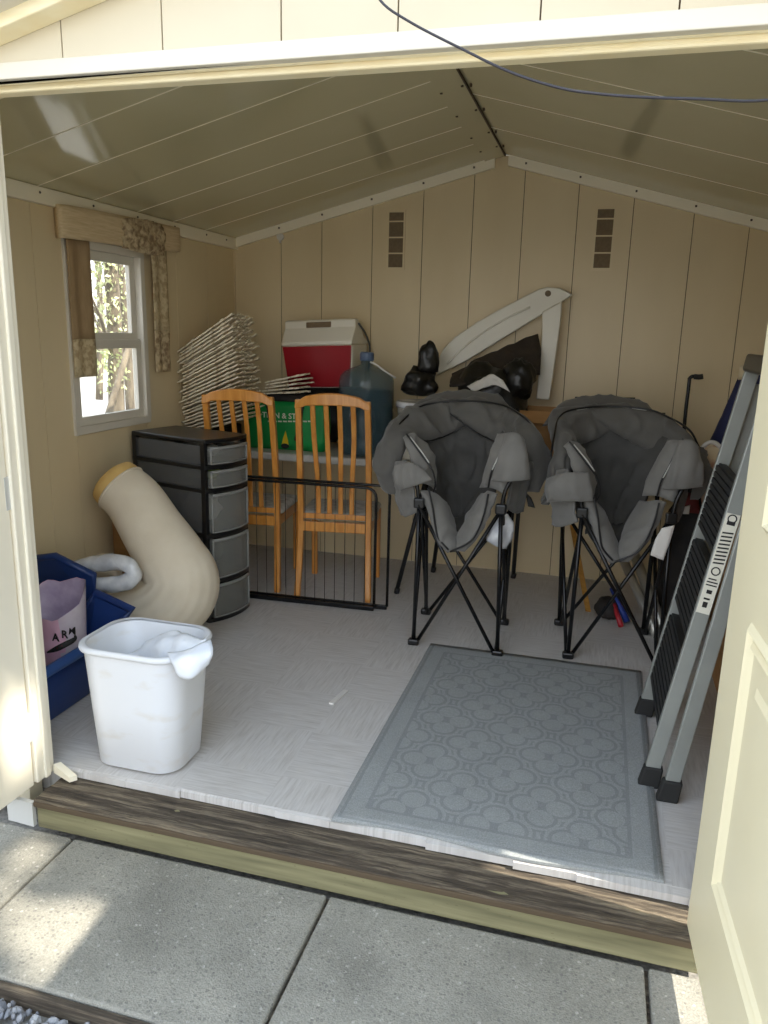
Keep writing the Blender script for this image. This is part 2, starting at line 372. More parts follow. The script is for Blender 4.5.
def lump(c, r, seed=0, amp=.2, freq=3, n=28, flat=-.75, k2=.06, f2=11, top=None):
    mb = MB(); vs = []; c = Vector(c); rows = n//2+1
    for i in range(rows):
        th = PI*i/(rows-1); row = []
        for j in range(n+1):
            ph = 2*PI*(j % n)/n
            d = Vector((math.sin(th)*math.cos(ph), math.sin(th)*math.sin(ph), math.cos(th)))
            s = 1 + amp*noise.noise(d*freq*.5 + Vector((seed*5.3, 1.7, 0))) + k2*noise.noise(d*f2*.5 + Vector((0, seed*2.7, 3)))*2
            z = max(d.z*s, flat)
            q = c + Vector((d.x*s*r[0], d.y*s*r[1], z*r[2]))
            if top is not None: q.z = min(q.z, top)
            row.append(q)
        vs.append(row)
    mb.grid(vs); return mb
rnd = random.Random(7)

# ------------------------------------------------------------------ the shed
XL, XR, YB, YF, XM = -2.30, 1.06, 4.665, 1.87, -.62
ZE, ZR = 1.985, 2.425
SL = (ZR-ZE)/(XM-XL)
def zc(x): return ZR - SL*abs(x-XM)
# floor
mb = MB(); mb.box((XL, 1.955, -.10), (XR, YB, 0)); struct('floor', mb, 'floor')
# ragged front lip of the vinyl
mb = MB(); xs = [-1.63]
while xs[-1] < .36: xs.append(min(.36, xs[-1]+rnd.uniform(.16, .42)))
for a, b_ in zip(xs[:-1], xs[1:]):
    yo = 1.945 + rnd.uniform(-.004, .004) - .022*max(0, min(1, (a+.9)/1.2)); y2 = yo+rnd.uniform(-.004,.004)
    mb.hexa([(a+.0008, yo, -.026), (b_, y2, -.026), (b_, 1.957, -.026), (a+.0008, 1.957, -.026), (a+.0008, yo, -.004), (b_, y2, -.003), (b_, 1.957, 0), (a+.0008, 1.957, 0)])
o = struct('trim_1', mb, 'floor')
# back wall with board seams
def board_wall(name, cuts, z0, zt, mk, m_='wall', t=.03, seam=.004):
    mb = MB()
    for a, b_ in zip(cuts[:-1], cuts[1:]):
        q = mk(a+(0 if abs(a-XM) < 1e-6 else seam/2), b_-(0 if abs(b_-XM) < 1e-6 else seam/2), z0, zt(a), zt(b_), t); mb.hexa(q)
    q = mk(cuts[0], cuts[-1], z0, min(zt(cuts[0]), zt(cuts[-1])), min(zt(cuts[0]), zt(cuts[-1])), t, .004); mb.hexa(q, 1)
    for a, b_ in zip(cuts[:-1], cuts[1:]): mb.hexa(mk(a, b_, z0, zt(a), zt(b_), t, .006), 1)
    return struct(name, mb, [m_, 'seam'])
def mkY(y, s):
    def f(a, b_, z0, za, zb, t, inset=0):
        y0 = y + s*inset; y1 = y + s*t
        lo, hi = min(y0, y1), max(y0, y1)
        return [(a,lo,z0),(b_,lo,z0),(b_,hi,z0),(a,hi,z0),(a,lo,za),(b_,lo,zb),(b_,hi,zb),(a,hi,za)]
    return f
def mkX(x, s):
    def f(a, b_, z0, za, zb, t, inset=0):
        x0 = x + s*inset; x1 = x + s*t; lo, hi = min(x0, x1), max(x0, x1)
        return [(lo,a,z0),(hi,a,z0),(hi,b_,z0),(lo,b_,z0),(lo,a,za),(hi,a,za),(hi,b_,zb),(lo,b_,zb)]
    return f
board_wall('wall_back', [XL, -1.981, -1.712, -1.391, -1.083, -.789, XM, -.504, -.203, .094, .409, .691, XR], 0, zc, mkY(YB, 1))
WY0, WY1, WZ0, WZ1 = 3.02, 3.60, .965, 1.80          # window opening
zE = lambda y: ZE
mbw = MB()
for a, b_ in [(1.93, 2.2), (2.2, 2.52), (2.52, 2.82), (2.82, WY0), (WY1, 3.95), (3.95, 4.3), (4.3, YB+.03)]:
    mbw.hexa(mkX(XL, -1)(a+.0015, b_-.0015, 0, ZE, ZE, .04))
for z0, z1 in ((0, WZ0), (WZ1, ZE)): mbw.hexa(mkX(XL, -1)(WY0+.001, WY1-.001, z0, z1, z1, .04))
struct('wall_left', mbw, 'wall')
mbw = MB(); mbw.hexa(mkX(XL-.04, -1)(1.87, WY0, -.12, ZE, ZE, .02)); mbw.hexa(mkX(XL-.04, -1)(WY1, YB+.05, -.12, ZE, ZE, .02))
mbw.hexa(mkX(XL-.04, -1)(WY0, WY1, -.12, WZ0, WZ0, .02)); mbw.hexa(mkX(XL-.04, -1)(WY0, WY1, WZ1, ZE, ZE, .02))
struct('wall_left_outside', mbw, 'ext')
board_wall('wall_right', [1.93, 2.3, 2.6, 2.9, 3.2, 3.5, 3.8, 4.1, 4.4, YB], 0, zE, mkX(XR, 1))
# ceiling: two sloped sheets of panels with pale joints, ridge strip
def slope_pt(x, y, dz=0): return (x, y, zc(x)+dz)
for name, xa, xb, cuts, fl in (('ceiling_left', XL, XM, [1.9, 2.15, 2.5, 2.85, 3.21, 3.56, 3.9, 4.25, YB], 1), ('ceiling_right', XM, XR, [1.9, 2.4, 2.95, 3.5, 4.05, YB], 1)):
    mb = MB()
    for a, b_ in zip(cuts[:-1], cuts[1:]):
        mb.hexa([slope_pt(xa, a+.003), slope_pt(xb, a+.003), slope_pt(xb, b_-.003), slope_pt(xa, b_-.003), slope_pt(xa, a+.003, .05), slope_pt(xb, a+.003, .05), slope_pt(xb, b_-.003, .05), slope_pt(xa, b_-.003, .05)])
    for y in cuts[1:-1]:
        mb.hexa([slope_pt(xa, y-.003, -.0015), slope_pt(xb, y-.003, -.0015), slope_pt(xb, y+.003, -.0015), slope_pt(xa, y+.003, -.0015), slope_pt(xa, y-.003, .05), slope_pt(xb, y-.003, .05), slope_pt(xb, y+.003, .05), slope_pt(xa, y+.003, .05)], 1)
    struct(name, mb, ['ceil', 'trim'])
mb = MB(); mb.hexa([(XM-.11, 2.6, zc(XM-.11)-.008), (XM-.004, 2.6, zc(XM)-.008), (XM-.004, YB-.01, zc(XM)-.008), (XM-.11, YB-.01, zc(XM-.11)-.008), (XM-.11, 2.6, zc(XM-.11)), (XM-.004, 2.6, zc(XM)), (XM-.004, YB-.01, zc(XM)), (XM-.11, YB-.01, zc(XM-.11))])
mb.box((XM-.004, 2.4, ZR-.010), (XM+.003, YB-.01, ZR), mi=1)
for y in (2.75, 3.05, 3.35, 3.7, 4.1, 4.4):
    for dx in (-.1, -.015, .02): mb.box((XM+dx-.005, y-.005, zc(XM+dx)-.012), (XM+dx+.005, y+.005, zc(XM+dx)), mi=1)
struct('trim_ridge', mb, ['ceil', 'seam'])
# roof above
mb = MB()
for xa, xb in ((XL-.12, XM), (XM, XR+.12)):
    mb.hexa([slope_pt(xa, 1.9, .055), slope_pt(xb, 1.9, .055), slope_pt(xb, YB+.15, .055), slope_pt(xa, YB+.15, .055), slope_pt(xa, 1.9, .10), slope_pt(xb, 1.9, .10), slope_pt(xb, YB+.15, .10), slope_pt(xa, YB+.15, .10)])
struct('roof', mb, 'seam')
# wall-top trims with screws
def screws(mb, pts, r=.005):
    for p in pts: mb.box(Vector(p)-Vector((r,r,r)), Vector(p)+Vector((r,r,r)), mi=1)
mb = MB(); mb.box((XL, 1.93, ZE-.062), (XL+.03, YB, ZE+.004)); screws(mb, [(XL+.03, y, ZE-.02) for y in (2.85, 3.2, 3.55, 3.9, 4.25, 4.5)]); struct('trim_left', mb, ['trim', 'seam'], bevel=.004)
mb = MB(); mb.box((XR-.03, 1.93, ZE-.062), (XR, YB, ZE+.004)); struct('trim_right', mb, 'trim')
mb = MB()
for xa, xb in ((XL+.03, XM-.055), (XM+.02, XR-.03)):
    mb.hexa([(xa, YB-.03, zc(xa)-.055), (xb, YB-.03, zc(xb)-.055), (xb, YB, zc(xb)-.055), (xa, YB, zc(xa)-.055), (xa, YB-.03, zc(xa)), (xb, YB-.03, zc(xb)), (xb, YB, zc(xb)), (xa, YB, zc(xa))])
screws(mb, [(x, YB-.031, zc(x)-.022) for x in (-1.98, -1.7, -1.39, -1.08, -.79, -.5, -.2, .1, .41, .69)]); struct('trim_back', mb, ['trim', 'seam'])
mb = MB(); mb.box((XL-.008, YB-.012, 0), (XL+.006, YB, ZE)); struct('trim_corner', mb, 'wall')
# front wall: side pieces, jambs, header, gable
mb = MB(); mb.box((XL-.06, 1.87, -.12), (-1.70, 1.93, 2.1)); struct('wall_front', mb, 'ext')
mb = MB(); mb.box((.385, 1.90, -.12), (XR+.04, 1.93, 2.1)); struct('wall_front.001', mb, 'ext')
mb = MB(); mb.box((-1.70, 1.868, -.02), (-1.662, 1.95, 2.045)); mb.box((-1.668, 1.90, -.02), (-1.654, 1.925, 2.045)); struct('trim_jamb', mb, 'doorl', bevel=.004)
mb = MB(); mb.box((.352, 1.905, -.02), (.385, 1.95, 2.045)); struct('trim_jamb.001', mb, 'trim', bevel=.004)
mb = MB(); mb.box((-1.7, 1.885, 2.04), (.42, 1.93, 2.075)); mb.box((-1.7, 1.872, 2.055), (.42, 1.885, 2.075)); struct('trim_header', mb, 'bounce_lit_trim', bevel=.006)
mb = MB(); mb.box((-2.3, 1.842, 2.058), (1.06, 1.872, 2.098)); struct('trim_header_band', mb, 'white', bevel=.003)
mb = MB(); gx = [-2.3, -1.66, -1.376, -1.092, -.782, -.502, -.189, .09, .37, .66, 1.06]; s_ = []
for a, b_ in zip(gx[:-1], gx[1:]):
    for a2, b2 in ([(a, XM), (XM, b_)] if a < XM < b_ else [(a, b_)]):
        mb.hexa([(a2+(.002 if a2 in gx else 0), 1.85, 2.06), (b2-(.002 if b2 in gx else 0), 1.85, 2.06), (b2-(.002 if b2 in gx else 0), 1.885, 2.06), (a2+(.002 if a2 in gx else 0), 1.885, 2.06), (a2+(.002 if a2 in gx else 0), 1.85, zc(a2)+.06), (b2-(.002 if b2 in gx else 0), 1.85, zc(b2)+.06), (b2, 1.885, zc(b2)+.06), (a2, 1.885, zc(a2)+.06)])
for a2, b2 in ((-2.3, XM), (XM, 1.06)): mb.hexa([(a2, 1.858, 2.06), (b2, 1.858, 2.06), (b2, 1.895, 2.06), (a2, 1.895, 2.06), (a2, 1.858, zc(a2)+.06), (b2, 1.858, zc(b2)+.06), (b2, 1.895, zc(b2)+.06), (a2, 1.895, zc(a2)+.06)], 1)
struct('wall_front_gable', mb, ['ext', 'seam'])
zr = lambda x: 2.3715 - .25*abs(x-XM)
mb = MB()
for xa, xb in ((-2.5, XM), (XM, 1.26)):
    mb.hexa([(xa, 1.785, zr(xa)+.004), (xb, 1.785, zr(xb)+.004), (xb, 1.85, zr(xb)), (xa, 1.85, zr(xa)), (xa, 1.785, zr(xa)+.06), (xb, 1.785, zr(xb)+.06), (xb, 1.85, zr(xb)+.06), (xa, 1.85, zr(xa)+.06)])
struct('trim_rake', mb, 'bounce_lit_trim', bevel=.004)
mb = MB()
for xa, xb in ((-2.5, XM), (XM, 1.26)):
    mb.hexa([(xa, 1.74, zr(xa)+.035), (xb, 1.74, zr(xb)+.035), (xb, 1.9, zr(xb)+.035), (xa, 1.9, zr(xa)+.035), (xa, 1.74, zr(xa)+.14), (xb, 1.74, zr(xb)+.14), (xb, 1.9, zr(xb)+.14), (xa, 1.9, zr(xa)+.14)])
struct('roof_overhang', mb, 'white')

# window
wf = MB()
x0 = XL-.05
def fr(mb, y0, y1, z0, z1, w, xa, xb):
    mb.box((xa, y0, z0), (xb, y1, z0+w)); mb.box((xa, y0, z1-w), (xb, y1, z1)); mb.box((xa, y0, z0+w), (xb, y0+w, z1-w)); mb.box((xa, y1-w, z0+w), (xb, y1, z1-w))
fr(wf, WY0-.02, WY1+.015, WZ0-.02, WZ1+.015, .035, XL-.06, XL+.015)
win = struct('window_1', wf, 'white', bevel=.004)
mb = MB(); fr(mb, WY0+.015, WY1-.02, 1.365, WZ1-.02, .04, XL-.05, XL-.025); struct('window_sash', mb, 'white', win, bevel=.003)
mb = MB(); fr(mb, WY0+.015, WY1-.02, WZ0+.015, 1.375, .04, XL-.03, XL-.005); struct('window_sash.001', mb, 'white', win, bevel=.003)
mb = MB(); mb.box((XL-.04, WY0+.05, 1.4), (XL-.036, WY1-.055, WZ1-.055)); struct('window_pane', mb, 'glass', win)
mb = MB(); mb.box((XL-.02, WY0+.05, WZ0+.05), (XL-.016, WY1-.055, 1.34)); struct('window_pane.001', mb, 'glass', win)

# doors, standing open towards the camera
def door(name, hx, hy, dx, dy, L, z0, z1, T, m_, flip):
    d = Vector((dx, dy, 0)).normalized(); nrm = Vector((-d.y, d.x, 0)) * (1 if not flip else -1)   # nrm points into the opening
    hp = Vector((hx, hy, 0))
    def q(a, z, h): return hp + d*a + nrm*h + Vector((0,0,z))
    def bx(mb, a0, a1, z0_, z1_, h0, h1): mb.hexa([q(a0,z0_,h0), q(a1,z0_,h0), q(a1,z0_,h1), q(a0,z0_,h1), q(a0,z1_,h0), q(a1,z1_,h0), q(a1,z1_,h1), q(a0,z1_,h1)])
    mb = MB(); bx(mb, 0, L, z0, z1, -T, 0)
    o = struct(name, mb, m_, bevel=.003)
    for pz0, pz1 in ((.245, .88), (1.075, 1.80)):
        mb = MB(); a0, a1 = .20, L-.2
        def ring(w0, w1, h):   # bevelled moulding ring
            A = [(a0+w0, pz0+w0), (a1-w0, pz0+w0), (a1-w0, pz1-w0), (a0+w0, pz1-w0)]; B = [(a0+w1, pz0+w1), (a1-w1, pz0+w1), (a1-w1, pz1-w1), (a0+w1, pz1-w1)]
            mid = [((p[0]+r[0])/2, (p[1]+r[1])/2) for p, r in zip(A, B)]
            vs = [q(a, z, 0) for a, z in A] + [q(a, z, h) for a, z in mid] + [q(a, z, 0) for a, z in B]
            mb.add(vs, [(i, (i+1) % 4, 4+(i+1) % 4, 4+i) for i in range(4)] + [(4+i, 4+(i+1) % 4, 8+(i+1) % 4, 8+i) for i in range(4)])
        ring(0, .026, .010); ring(.03, .05, .007)
        B = [(a0+.10, pz0+.10), (a1-.10, pz0+.10), (a1-.10, pz1-.10), (a0+.10, pz1-.10)]; D = [(a0+.115, pz0+.115), (a1-.115, pz0+.115), (a1-.115, pz1-.115), (a0+.115, pz1-.115)]
        vs = [q(a, z, 0) for a, z in B] + [q(a, z, .006) for a, z in D]
        mb.add(vs, [(i, (i+1) % 4, 4+(i+1) % 4, 4+i) for i in range(4)] + [(4,5,6,7)])
        struct('door_panel', mb, m_, o)
    return o, q
dr, q = door('door_2', .333, 1.852, .053, -1, .98, -.025, 1.97, .045, 'door', True)
dl, q2 = door('door_1', -1.672, 1.862, -.03, -1, .98, -.025, 1.97, .045, 'doorl', False)
mb = MB()
for z in (.18, .95, 1.7): mb.box((-1.69, 1.85, z-.05), (-1.671, 1.885, z+.05))
struct('door_hinge', mb, 'steel', dl)
# threshold timbers
mb = MB(); mb.box((-1.62, 1.803, -.13), (.40, 1.955, -.034)); struct('threshold_beam', mb, 'treated', bevel=.006)
rows = []
for i, y in enumerate((1.800, 1.803, 1.83, 1.86, 1.89, 1.92, 1.956)):
    r = []
    for k in range(90):
        x = -1.625 + k*(2.03/89); z = -.030 + .006*noise.noise((x*4, y*60, 0)) + .004*noise.noise((x*22, y*90, 2)) + (-.012 if i == 0 else 0)
        r.append(Vector((x, y + (.004*noise.noise((x*9, 0, 5)) if i < 2 else 0), z)))
    rows.append(r)
mb = MB(); mb.grid(rows, smooth=False); struct('threshold_cap', mb, 'timber')
mb = MB(); mb.box((-1.625, 1.796, -.054), (.40, 1.804, -.036)); struct('threshold_moss_strip', mb, 'seam', bevel=.003)  # dark mossy strip along the front edge of the cap
mb = MB(); mb.hexa([(-1.73, 1.80, -.125), (-1.628, 1.795, -.125), (-1.628, 1.81, -.125), (-1.73, 1.815, -.125), (-1.73, 1.80, -.04), (-1.628, 1.795, -.04), (-1.628, 1.81, -.04), (-1.73, 1.815, -.04)]); struct('trim_sill_plate', mb, 'steel')
mb = MB(); mb.hexa([(-1.655, 1.935, -.02), (-1.57, 1.905, -.022), (-1.555, 1.925, -.022), (-1.64, 1.955, -.02), (-1.655, 1.935, .012), (-1.57, 1.905, -.004), (-1.555, 1.925, -.004), (-1.64, 1.955, .012)])
solo('trim_offcut', mb, 'trim', 'small pale trim offcut lying at the foot of the left door jamb', 'offcut')
# ------------------------------------------------------------------ outside ground
G = -.13
for i, (xa, xb) in enumerate(((-3.22, -2.346), (-2.338, -1.484), (-1.474, -.631), (-.622, .236), (.246, 1.1), (1.11, 1.97))):
    mb = MB(); mb.box((xa, 1.285, G-.06), (xb, 1.793, G)); struct('paving_slab' + ('.%03d' % i if i else ''), mb, 'paver', bevel=.008)
mb = MB(); mb.box((-3.3, 1.283, G-.07), (2.0, 1.80, G-.02)); struct('paving_bed', mb, 'timber')
mb = MB(); mb.box((-3.3, 1.262, G-.08), (2.0, 1.281, G-.004)); struct('paving_edging', mb, 'timber', bevel=.004)
# the yard around it, with a hole for nothing: four strips
mb = MB(); mb.box((-14, -10, G-.2), (14, 12, G-.055)); struct('ground', mb, 'ground')
mb = MB(); ico = bmesh.new(); bmesh.ops.create_icosphere(ico, subdivisions=1, radius=1); iv = [v.co.copy() for v in ico.verts]; jf = [tuple(v.index for v in f.verts) for f in ico.faces]; ico.free()
for k in range(2600):
    x, y = rnd.uniform(-1.75, -.35), rnd.uniform(.78, 1.252); r = rnd.uniform(.007, .014)
    e = Euler((rnd.uniform(0,6), rnd.uniform(0,6), rnd.uniform(0,6))).to_matrix(); s3 = Vector((rnd.uniform(.8,1.4), rnd.uniform(.7,1.1), rnd.uniform(.5,.8)))*r
    z = G-.05+rnd.uniform(0, .03)
    mb.add([Vector((x, y, z)) + e @ Vector((v.x*s3.x*(1+.25*noise.noise(v*3+Vector((k,0,0)))), v.y*s3.y, v.z*s3.z)) for v in iv], jf)
o = obj('gravel', mb, 'gravel'); tag(o, 'loose grey gravel along the front edge of the paving slabs', 'gravel', kind='stuff')

# ------------------------------------------------------------------ things: rug, chip, bin
rc = Vector((-.195, 2.652, .0)); rows = []
for i in range(41):
    r = []
    for j in range(31):
        x = -.477 + j*.954/30; y = -.707 + i*1.414/40
        wav = .012*math.sin(x*9+.6)*max(0, 1-(y+.707)/.1) if y < -.6 else 0
        z = .009 + .0015*noise.noise((x*6, y*6, 0))
        r.append(rc + Vector((x, y - wav, z)))
    rows.append(r)
mb = MB(); mb.grid(rows); mb.grid([[Vector((p.x, p.y, .0015)) for p in r][::-1] for r in rows])
per = rows[0] + [r[-1] for r in rows[1:]] + rows[-1][-2::-1] + [r[0] for r in rows[-2:0:-1]]; z_ = len(per)
mb.add(per + [Vector((p.x, p.y, .0015)) for p in per], [(i, z_+i, z_+(i+1) % z_, (i+1) % z_) for i in range(z_)])
o = obj('area_rug', mb, 'rug'); o.data.transform(Matrix.Translation(-rc)); o.location = rc
tag(o, 'grey rug with an embossed quatrefoil lattice lying inside the doorway', 'rug')
a, b_ = PZ(331, 705), PZ(346, 691); d = (b_-a); sd = Vector((-d.y, d.x, 0)).normalized()*.011
mb = MB(); mb.hexa([a-sd+Vector((0,0,.001)), a+sd+Vector((0,0,.001)), b_+sd+Vector((0,0,.001)), b_-sd+Vector((0,0,.001)), a-sd+Vector((0,0,.008)), a+sd+Vector((0,0,.008)), b_+sd+Vector((0,0,.006)), b_-sd+Vector((0,0,.006))])
solo('vinyl_offcut', mb, 'chip', 'small pale offcut strip lying on the floor left of the rug', 'offcut', bevel=.002)

def rrect(cx, cy_, hw, hd, r, z, n=6, rot=0):
    out = []
    for k, (sx, sy_) in enumerate(((1,1), (-1,1), (-1,-1), (1,-1))):
        for j in range(n+1):
            a = PI/2*k + PI/2*j/n
            x = sx*(hw-r) + r*math.cos(a); y = sy_*(hd-r) + r*math.sin(a)
            out.append(Vector((cx + x*math.cos(rot)-y*math.sin(rot), cy_ + x*math.sin(rot)+y*math.cos(rot), z)))
    return out
def loft(mb, loops, mi=0, cap0=False, cap1=False, smooth=True):
    n = len(loops[0])
    for A, B in zip(loops[:-1], loops[1:]): mb.add(A+B, [(i, (i+1) % n, n+(i+1) % n, n+i) for i in range(n)], smooth, mi)
    if cap0: mb.add(loops[0], [tuple(range(n))[::-1]], False, mi)
    if cap1: mb.add(loops[-1], [tuple(range(n))], False, mi)
t = thing('waste_bin', 'white plastic waste bin with scuffed rim at the front left of the shed floor', 'bin', (-1.37, 2.13, 0))
def binloop(f, z, e=0): return rrect(-1.392-.012*f, 2.108+.025*f, .155+.033*f+e, .12+.026*f+e, .075+.014*f, z, 8)
mb = MB(); loft(mb, [binloop(0, .006, -.008), binloop(0, .012), binloop(.5, .21), binloop(.93, .395), binloop(1, .42), binloop(.93, .415, -.006), binloop(.5, .21, -.006), binloop(0, .03, -.006)], cap0=True, cap1=True)
obj('body', mb, 'bin', t)
mb = MB(); L1 = [(e, z+.01) for e, z in ((.001, .392), (.008, .395), (.010, .403), (.008, .412), (.001, .415), (-.006, .412))]
loft(mb, [binloop(1, z, e) for e, z in L1]); o = obj('rim', mb, 'bin', t)
# plastic bag in it, folded over the right corner
t = thing('plastic_bag', 'white plastic bag lying in the waste bin and folded over its rim', 'bag', (-1.28, 2.1, .3))
mb = MB()
puff(mb, [[P(118,662,2.16), P(150,668,2.08), P(176,660,2.01)], [P(138,650,2.18), P(160,646,2.12), P(182,656,2.02)], [P(160,640,2.2), P(178,634,2.15), P(194,648,2.05)], [P(182,646,2.2), P(194,642,2.13), P(207,640,2.07)]], .010, 7, 7, .012, 16, 3)
obj('bag_body', mb, 'bagwhite', t)
mb = MB(); puff(mb, [[P(168,653,2.02), P(188,650,2.01), P(211,640,2.06)], [P(172,663,1.972), P(190,662,1.97), P(213,652,2.02)], [P(180,677,1.968), P(192,678,1.966), P(209,664,2.005)]], .009, 6, 6, .005, 20, 5)
obj('fold', mb, 'bagwhite', t)

# ------------------------------------------------------------------ blue totes, pink bag
t = thing('storage_tote', 'open navy blue plastic tote on the floor behind the left door jamb', 'tote', (-2.04, 2.42, 0))
def tl(f, z, e=0): return rrect(-2.04, 2.40, .175+.02*f+e, .26+.02*f+e, .05, z, 5)
mb = MB(); loft(mb, [tl(0, .002, -.006), tl(0, .01), tl(.5, .12), tl(1, .225), tl(1, .222, -.006), tl(0, .02, -.006)], cap0=True, cap1=True)
obj('body', mb, 'blue', t)
mb = MB(); loft(mb, [tl(1, z, e) for e, z in ((0, .195), (.016, .2), (.02, .215), (.016, .238), (.004, .242), (-.006, .23))]); obj('rim', mb, 'bluer', t)
def lidshape(name, pts, th, label, nrm):
    t = thing(name, label, 'lid', pts[0]); n = Vector(nrm).normalized()
    mb = MB(); mb.prism(pts, n*th); obj('panel', mb, 'blue', t, bevel=.008)
    mb = MB(); mb.tube([Vector(p)+n*th*.5 for p in pts], .017, 8, closed=True); obj('lip', mb, 'blue', t)
    return t
lidshape('tote_lid', [P(20,560,2.60), P(54,557,2.60), P(92,576,2.63), P(92,606,2.63), P(20,610,2.60)], .022, 'navy blue tote lid standing upright behind the pink bag', (0,1,.0))
lidshape('tote_lid', [P(95,594,2.56), P(131,611,2.56), P(120,624,2.54), P(88,640,2.53), P(84,610,2.56)], .018, 'navy blue tote lid sloping behind the white waste bin', (0,1,.15))
t = thing('litter_bag', 'opened pink and white plastic litter bag standing in the blue tote', 'bag', (-1.98, 2.42, .02))
yb = 2.38
bl = lambda f, z, e=0: None
def bagloop(cx, cy_, hw, hd, z, sd):
    out = []
    for k in range(28):
        a = 2*PI*k/28; s = 1+.05*noise.noise((math.cos(a)*2, math.sin(a)*2, sd))
        cxx = math.copysign(abs(math.cos(a))**.75, math.cos(a)); sxx = math.copysign(abs(math.sin(a))**.75, math.sin(a))
        out.append(Vector((cx+cxx*hw*s, cy_+sxx*hd*s, z)))
    return out
def topz(lp, fn): return [Vector((p.x, p.y, fn(p))) for p in lp]
bcx, bcy = -1.978, 2.385
zt = lambda p: .392 + .05*max(0, (p.y-bcy)/.09) - .03*max(0, -(p.y-bcy)/.09) + .045*max(0, (p.x-bcx)/.1)*max(0, (p.y-bcy)/.09) + .008*math.sin(p.x*60)
mb = MB(); L = [bagloop(bcx, bcy, .10, .075, .03, 1), bagloop(bcx, bcy, .112, .085, .12, 2), bagloop(bcx, bcy, .112, .09, .22, 3), bagloop(bcx, bcy, .120, .088, .30, 4), topz(bagloop(bcx, bcy, .122, .10, .35, 5), zt)]
loft(mb, L, cap0=True)
for k, f in enumerate(mb.f):
    if sum(mb.v[i].x for i in f)/len(f) > bcx+.088 + .01*math.sin(mb.v[f[0]].z*40): mb.mi[k] = 1
obj('bag_body', mb, ['pink', 'bagpale'], t)
mb = MB(); L2 = [topz(bagloop(bcx, bcy, .120, .098, .35, 5), zt), bagloop(bcx, bcy, .112, .080, .32, 4), bagloop(bcx, bcy, .09, .07, .25, 3)]
loft(mb, L2, cap1=True); obj('lining', mb, 'bagin', t)

def text_mb(s, size, loc, rot, ext=.0006, font_w=1.0, curve=0):
    cu = bpy.data.curves.new('txt', 'FONT'); cu.body = s; cu.size = size; cu.extrude = ext; cu.align_x = 'CENTER'; cu.align_y = 'CENTER'; cu.resolution_u = 3
    cu.offset = size*.012
    o = bpy.data.objects.new('txt', cu); C.objects.link(o)
    dg = bpy.context.evaluated_depsgraph_get(); dg.update(); ev = o.evaluated_get(dg); me = ev.to_mesh()
    mb = MB(); Mx = Matrix.Translation(Vector(loc)) @ rot.to_4x4()
    vs = [Vector((v.co.x, v.co.y + curve*v.co.x**2, v.co.z)) for v in me.vertices]
    mb.add([Mx @ v for v in vs], [tuple(p.vertices) for p in me.polygons])
    ev.to_mesh_clear(); bpy.data.objects.remove(o); bpy.data.curves.remove(cu)
    return mb
def facing(d):                        # text facing direction d, upright
    d = Vector(d).normalized(); r = Vector((-d.y, d.x, 0)).normalized(); u_ = d.cross(r)
    return Matrix((r, u_, d)).transposed()
RB = facing((.32, -1, .05))
def onbag(u, v):                      # the point of the bag's front under a pixel
    best = None
    for k in range(60):
        y = 2.25+k*.004; p = P(u, v, y); zz = p.z
        hw_, hd_ = .119, .088
        fx = abs((p.x-bcx)/hw_); 
        if fx >= 1: continue
        ys = bcy - hd_*(1-fx**2.67)**(1/2.67)
        if best is None or abs(ys-y) < best[0]: best = (abs(ys-y), Vector((p.x, ys-.006, zz)))
    return best[1] if best else P(u, v, 2.3)
for k, (chh, du, dv) in enumerate((('A', -8, 3), ('R', 1, 0), ('M', 9, -4))):
    q_ = onbag(65+du, 634+dv) + Vector((0, -.002-.003*k, 0)); obj('print_letter', text_mb(chh, .043, q_, facing((.05+.12*k, -1, .05)), .0015), 'ink', t)
mb = MB(); sw = [onbag(u, v) for u, v in ((48,652),(56,649),(64,645),(72,641),(79,636),(84,630))]
mb.tube(crv(sw, 4), crs([.003, .010, .011, .010, .007, .003], 4), 8, flat=.25, upv=(0,0,1)); obj('print_swoosh', mb, 'ink', t)
mb = MB(); mb.tube([onbag(58,648), onbag(64,645)], .0065, 8, flat=.5); obj('print_spot', mb, 'redcloth', t)

# ------------------------------------------------------------------ bent bolster, plastic roll, carton
t = thing('foam_bolster', 'big bent cream bolster with its yellow foam end sticking up', 'bolster', (-1.9, 2.95, 0))
path = [P(121,488,2.99), P(136,503,2.985), P(153,530,2.97), P(171,558,2.95), P(182,582,2.93), P(171,604,2.90), P(137,613,2.88), P(100,610,2.87), P(70,608,2.88)]
rad = [.122, .130, .140, .154, .166, .164, .148, .134, .10]
pp = crv(path, 7); rr = crs(rad, 7)
mb = MB(); mb.tube(pp, rr, 120, caps=False, flat=1.0)
for k, v in enumerate(mb.v):          # gathered pleats round the inner bend
    i, j = divmod(k, 120); w = math.exp(-((i-35)/8)**2)
    c = pp[i]; d = (v-c); dn = d.normalized(); inner = max(0, min(1, .45 + dn.z*.7 - dn.y*.5))
    v += dn*.0026*w*inner*math.sin(j*1.05+math.sin(i*.5)*.6)
    if v.z < .004: v.z = .004
obj('cover', mb, 'pillow', t)
ed = (pp[0]-pp[1]).normalized(); mb = MB()
mb.tube([pp[0]-ed*.03, pp[0]+ed*.03, pp[0]+ed*.052, pp[0]+ed*.064, pp[0]+ed*.068], [.119, .12, .114, .095, .03], 32); obj('foam_core', mb, 'foam', t)
mb = MB(); mb.tube(crv([pp[0]+ (Matrix.Rotation(a*PI/8, 3, ed) @ ed.orthogonal().normalized())*.122 for a in range(16)], 2, True), .006, 6, closed=True); obj('hem', mb, 'pillow', t)
t = thing('plastic_roll', 'shiny clear plastic roll bent double behind the blue tote lid', 'plastic roll', (-2.2, 2.9, .3))
yy = 2.735
